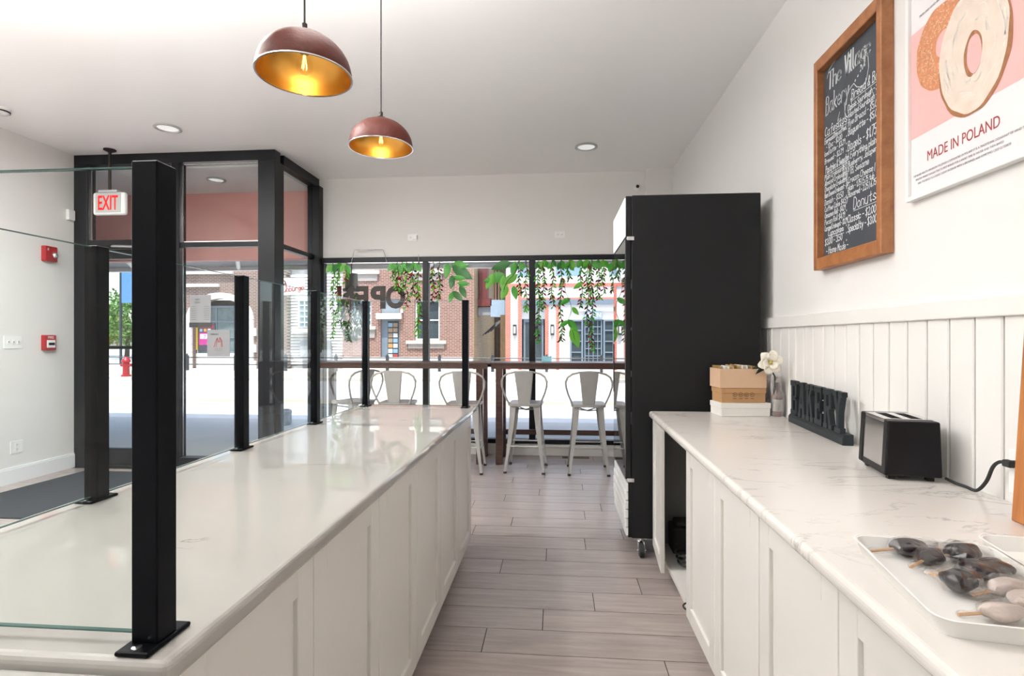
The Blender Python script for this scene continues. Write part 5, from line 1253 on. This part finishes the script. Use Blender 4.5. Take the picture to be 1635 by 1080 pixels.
sash(wb2, .54, 1.06, .40, 2.12, FYD + .1, M_teal, M_dglass, 1, 4); sash(wb2, 1.10, 1.80, .40, 2.12, FYD + .1, M_teal, M_dglass, 4, 6, .05); sash(wb2, 1.84, 2.28, .40, 2.12, FYD + .1, M_teal, M_dglass, 1, 4); sash(wb2, 3.2, 4.6, .9, 2.45, FYD + .1, M_teal, M_dglass, 3, 2)
B(.54, 2.28, FYD + .1, FYD + .2, 2.12, 2.45).build('white_transom', M_ww, wb2)
n = 14; arc = [(.37 * math.cos(math.pi * k / n), .42 * math.sin(math.pi * k / n)) for k in range(n + 1)]
sgn = MB().prism(arc, (1.44, FYD + .06, 2.14), (1, 0, 0), (0, 0, 1), (0, -1, 0), .05).build('arched_sign', mat('blue_sign', (.25, .36, .47), .4), wb2)
g = MB(); text_mesh(g, 'OPEN', (1.44, FYD + .008, 2.20), (1, 0, 0), (0, 0, 1), (0, -1, 0), .26, .004, xs=.95, align='CENTER', off=.01); g.build('lettering', M_wpaint, sgn)
for x in (-1.63, -.15):
    l_ = B(x - .07, x + .07, FYD - .14, FYD, 1.50, 1.92).build('wall_lantern', M_rail, wb2); B(x - .04, x + .04, FYD - .145, FYD - .14, 1.58, 1.84).build('lantern_glass', M_wstone, l_)
# white clapboard house between the brick buildings
sh = thing('clapboard_house', (-9.8, 21.4, .13), 'white clapboard house wedged between two brick buildings', 'house')
B(-11.0, -8.66, FYD + .30, FYD + .5, .13, 7).build('wall', mat('shadowed_sheathing', (.30, .31, .31), .8), sh)
for k in range(30):
    z = .30 + k * .125
    g = B(-11.0, -8.66, 0, .02, 0, .10); g.map(lambda p: (p[0], FYD + .27 + p[1] + (p[2] * .25), z + p[2])); g.build('clapboard', M_ww, sh)
sash(sh, -10.62, -9.55, 1.80, 2.98, FYD + .18, M_wstone, M_bglass, 4, 5, .06)
ledge(sh, -10.75, -9.4, 1.62, 1.78); B(-10.5, -9.2, FYD + .1, FYD + .2, .5, 1.30).build('porch_lattice', mat('porch_grey', (.33, .35, .36), .7), sh)
# brick building with the stone arch
M_brA = brick_mat('dark_brown_brick', (.13, .072, .052), (.18, .105, .078), (.40, .35, .31))
ab = thing('arched_brick_building', (-14, 21.2, .13), 'brown brick building across the street with a white stone arch', 'building')
AX, AZ, ARX, ARZ = -13.87, 2.15, 1.22, .88
facade_wall(-17.3, -11.0, .13, 8, FYD, FYD + .3, [(AX - ARX, AX + ARX, .13, AZ + ARZ), (-16.2, -13.4, 4.25, 6.0)]).build('wall', M_brA, ab)
g = MB(); n = 20
for k in range(n):   # brick spandrels above the arch curve
    a, b_ = AX - ARX + 2 * ARX * k / n, AX - ARX + 2 * ARX * (k + 1) / n
    za = AZ + ARZ * math.sqrt(max(0, 1 - ((a - AX) / ARX) ** 2)); zb = AZ + ARZ * math.sqrt(max(0, 1 - ((b_ - AX) / ARX) ** 2))
    g.prism([(a, za), (b_, zb), (b_, AZ + ARZ + .01), (a, AZ + ARZ + .01)], (0, FYD, 0), (1, 0, 0), (0, 0, 1), (0, 1, 0), .3)
g.build('spandrel', M_brA, ab)
for k in range(15):   # voussoirs
    t0, t1 = math.pi * k / 15 + .006, math.pi * (k + 1) / 15 - .006
    q = [((ARX + e) * math.cos(t), (ARZ + e) * math.sin(t)) for e, t in ((0, t0), (0, t1), (.24, t1), (.24, t0))]
    MB().prism(q, (AX, FYD, AZ), (1, 0, 0), (0, 0, 1), (0, -1, 0), .1).build('voussoir', M_wstone, ab)
for s in (-1, 1):
    for k in range(6): B(AX + s * ARX, AX + s * (ARX + (.24 if k % 2 else .36)), FYD - .10, FYD, .13 + k * .337, .13 + (k + 1) * .337 - .01).build('jamb_stone', M_wstone, ab)
B(-16.4, -13.9, FYD - .12, FYD, 3.52, 3.64).build('stone_ledge', M_wstone, ab); B(-16.4, -13.3, FYD - .14, FYD, 4.05, 4.20).build('stone_sill', M_wstone, ab)
sash(ab, -16.2, -13.4, 4.25, 6.0, FYD + .1, M_wstone, M_bglass, 3, 2)
B(AX - ARX, AX + ARX, FYD + .9, FYD + 1.0, .13, AZ + ARZ).build('dark_interior', M_slot, ab)
sash(ab, AX - ARX, AX + ARX, .75, AZ + .6, FYD + .32, M_teal, mat('green_grey_glass', (.16, .22, .22), .1, var=.4), 3, 3, .08)
B(AX - ARX, AX + ARX, FYD + .2, FYD + .4, .13, .75).build('white_step', M_wstone, ab)
# slot machine posters behind the arch glazing
M_mag = mat('magenta_print', (.62, .03, .28), .5, var=.5, vscale=6, dark=(.10, .02, .10)); M_dkp = mat('dark_print', (.06, .06, .08), .5, var=.4, vscale=8)
for (x0, x1, col) in ((-15.02, -14.28, 0), (-13.30, -12.72, 1)):
    p = B(x0, x1, FYD + .24, FYD + .27, .85, 2.02).build('slot_machine_print', M_dkp, ab)
    B(x0 + .05, x1 - .05, FYD + .23, FYD + .24, 1.10, 1.62).build('magenta_field', M_mag, p)
    B(x0 + .05, x1 - .05, FYD + .23, FYD + .24, 1.82, 1.92).build('red_strip', M_red, p)
    B(x0 + .1, x1 - .1, FYD + .225, FYD + .23, 1.36, 1.56).build('reel_window', M_wpaint, p)
    g = MB(); text_mesh(g, '77', ((x0 + x1) / 2, FYD + .224, 1.37), (1, 0, 0), (0, 0, 1), (0, -1, 0), .24, .003, xs=1.1, align='CENTER', off=.01); g.build('lettering', mat('violet_print', (.22, .08, .45), .5), p)
    for k in range(3): B(x0 + .08 + k * .18, x0 + .2 + k * .18, FYD + .225, FYD + .23, 1.66, 1.78).build('reel_symbol', cols[(2, 3, 0)[k]], p)
B(-15.09, -15.03, FYD + .2, FYD + .27, .9, 2.2).build('yellow_strip', M_yel, ab)
sg2 = thing('projecting_shop_sign', (-10.55, 20.4, 3.1), 'white projecting shop sign with red lettering across the street', 'sign')
B(-11.08, -9.95, 20.36, 20.42, 3.10, 3.78).build('board', M_wpaint, sg2, bev=.02)
MB().tube([(-10.9, 20.39, 3.78), (-10.9, 20.39, 3.95), (-10.9, 21.0, 3.95)], .025, 6).build('bracket', M_rail, sg2)
g = MB(); F3 = ((-11.03, 20.358, 3.13), (1, 0, 0), (0, 0, 1), (0, -1, 0)); rn = random.Random(6)
for pts in ([(.03, .42), (.08, .54), (.18, .57), (.27, .52), (.31, .43), (.24, .40), (.16, .38), (.13, .30), (.19, .24)], [(.08, .52), (.12, .46), (.20, .48)], [(.27, .52), (.33, .38), (.32, .28)], [(.02, .28), (.10, .30), (.14, .24)]): ribbon(g, pts, *F3, .055, .002)
hand(g, 'Subburgo', .08, .08, .22, *F3, wd=.035, xs=.72, slant=.2, rise=.10, rnd=rn)
g.build('red_lettering', mat('sign_red', (.72, .07, .03), .5), sg2)
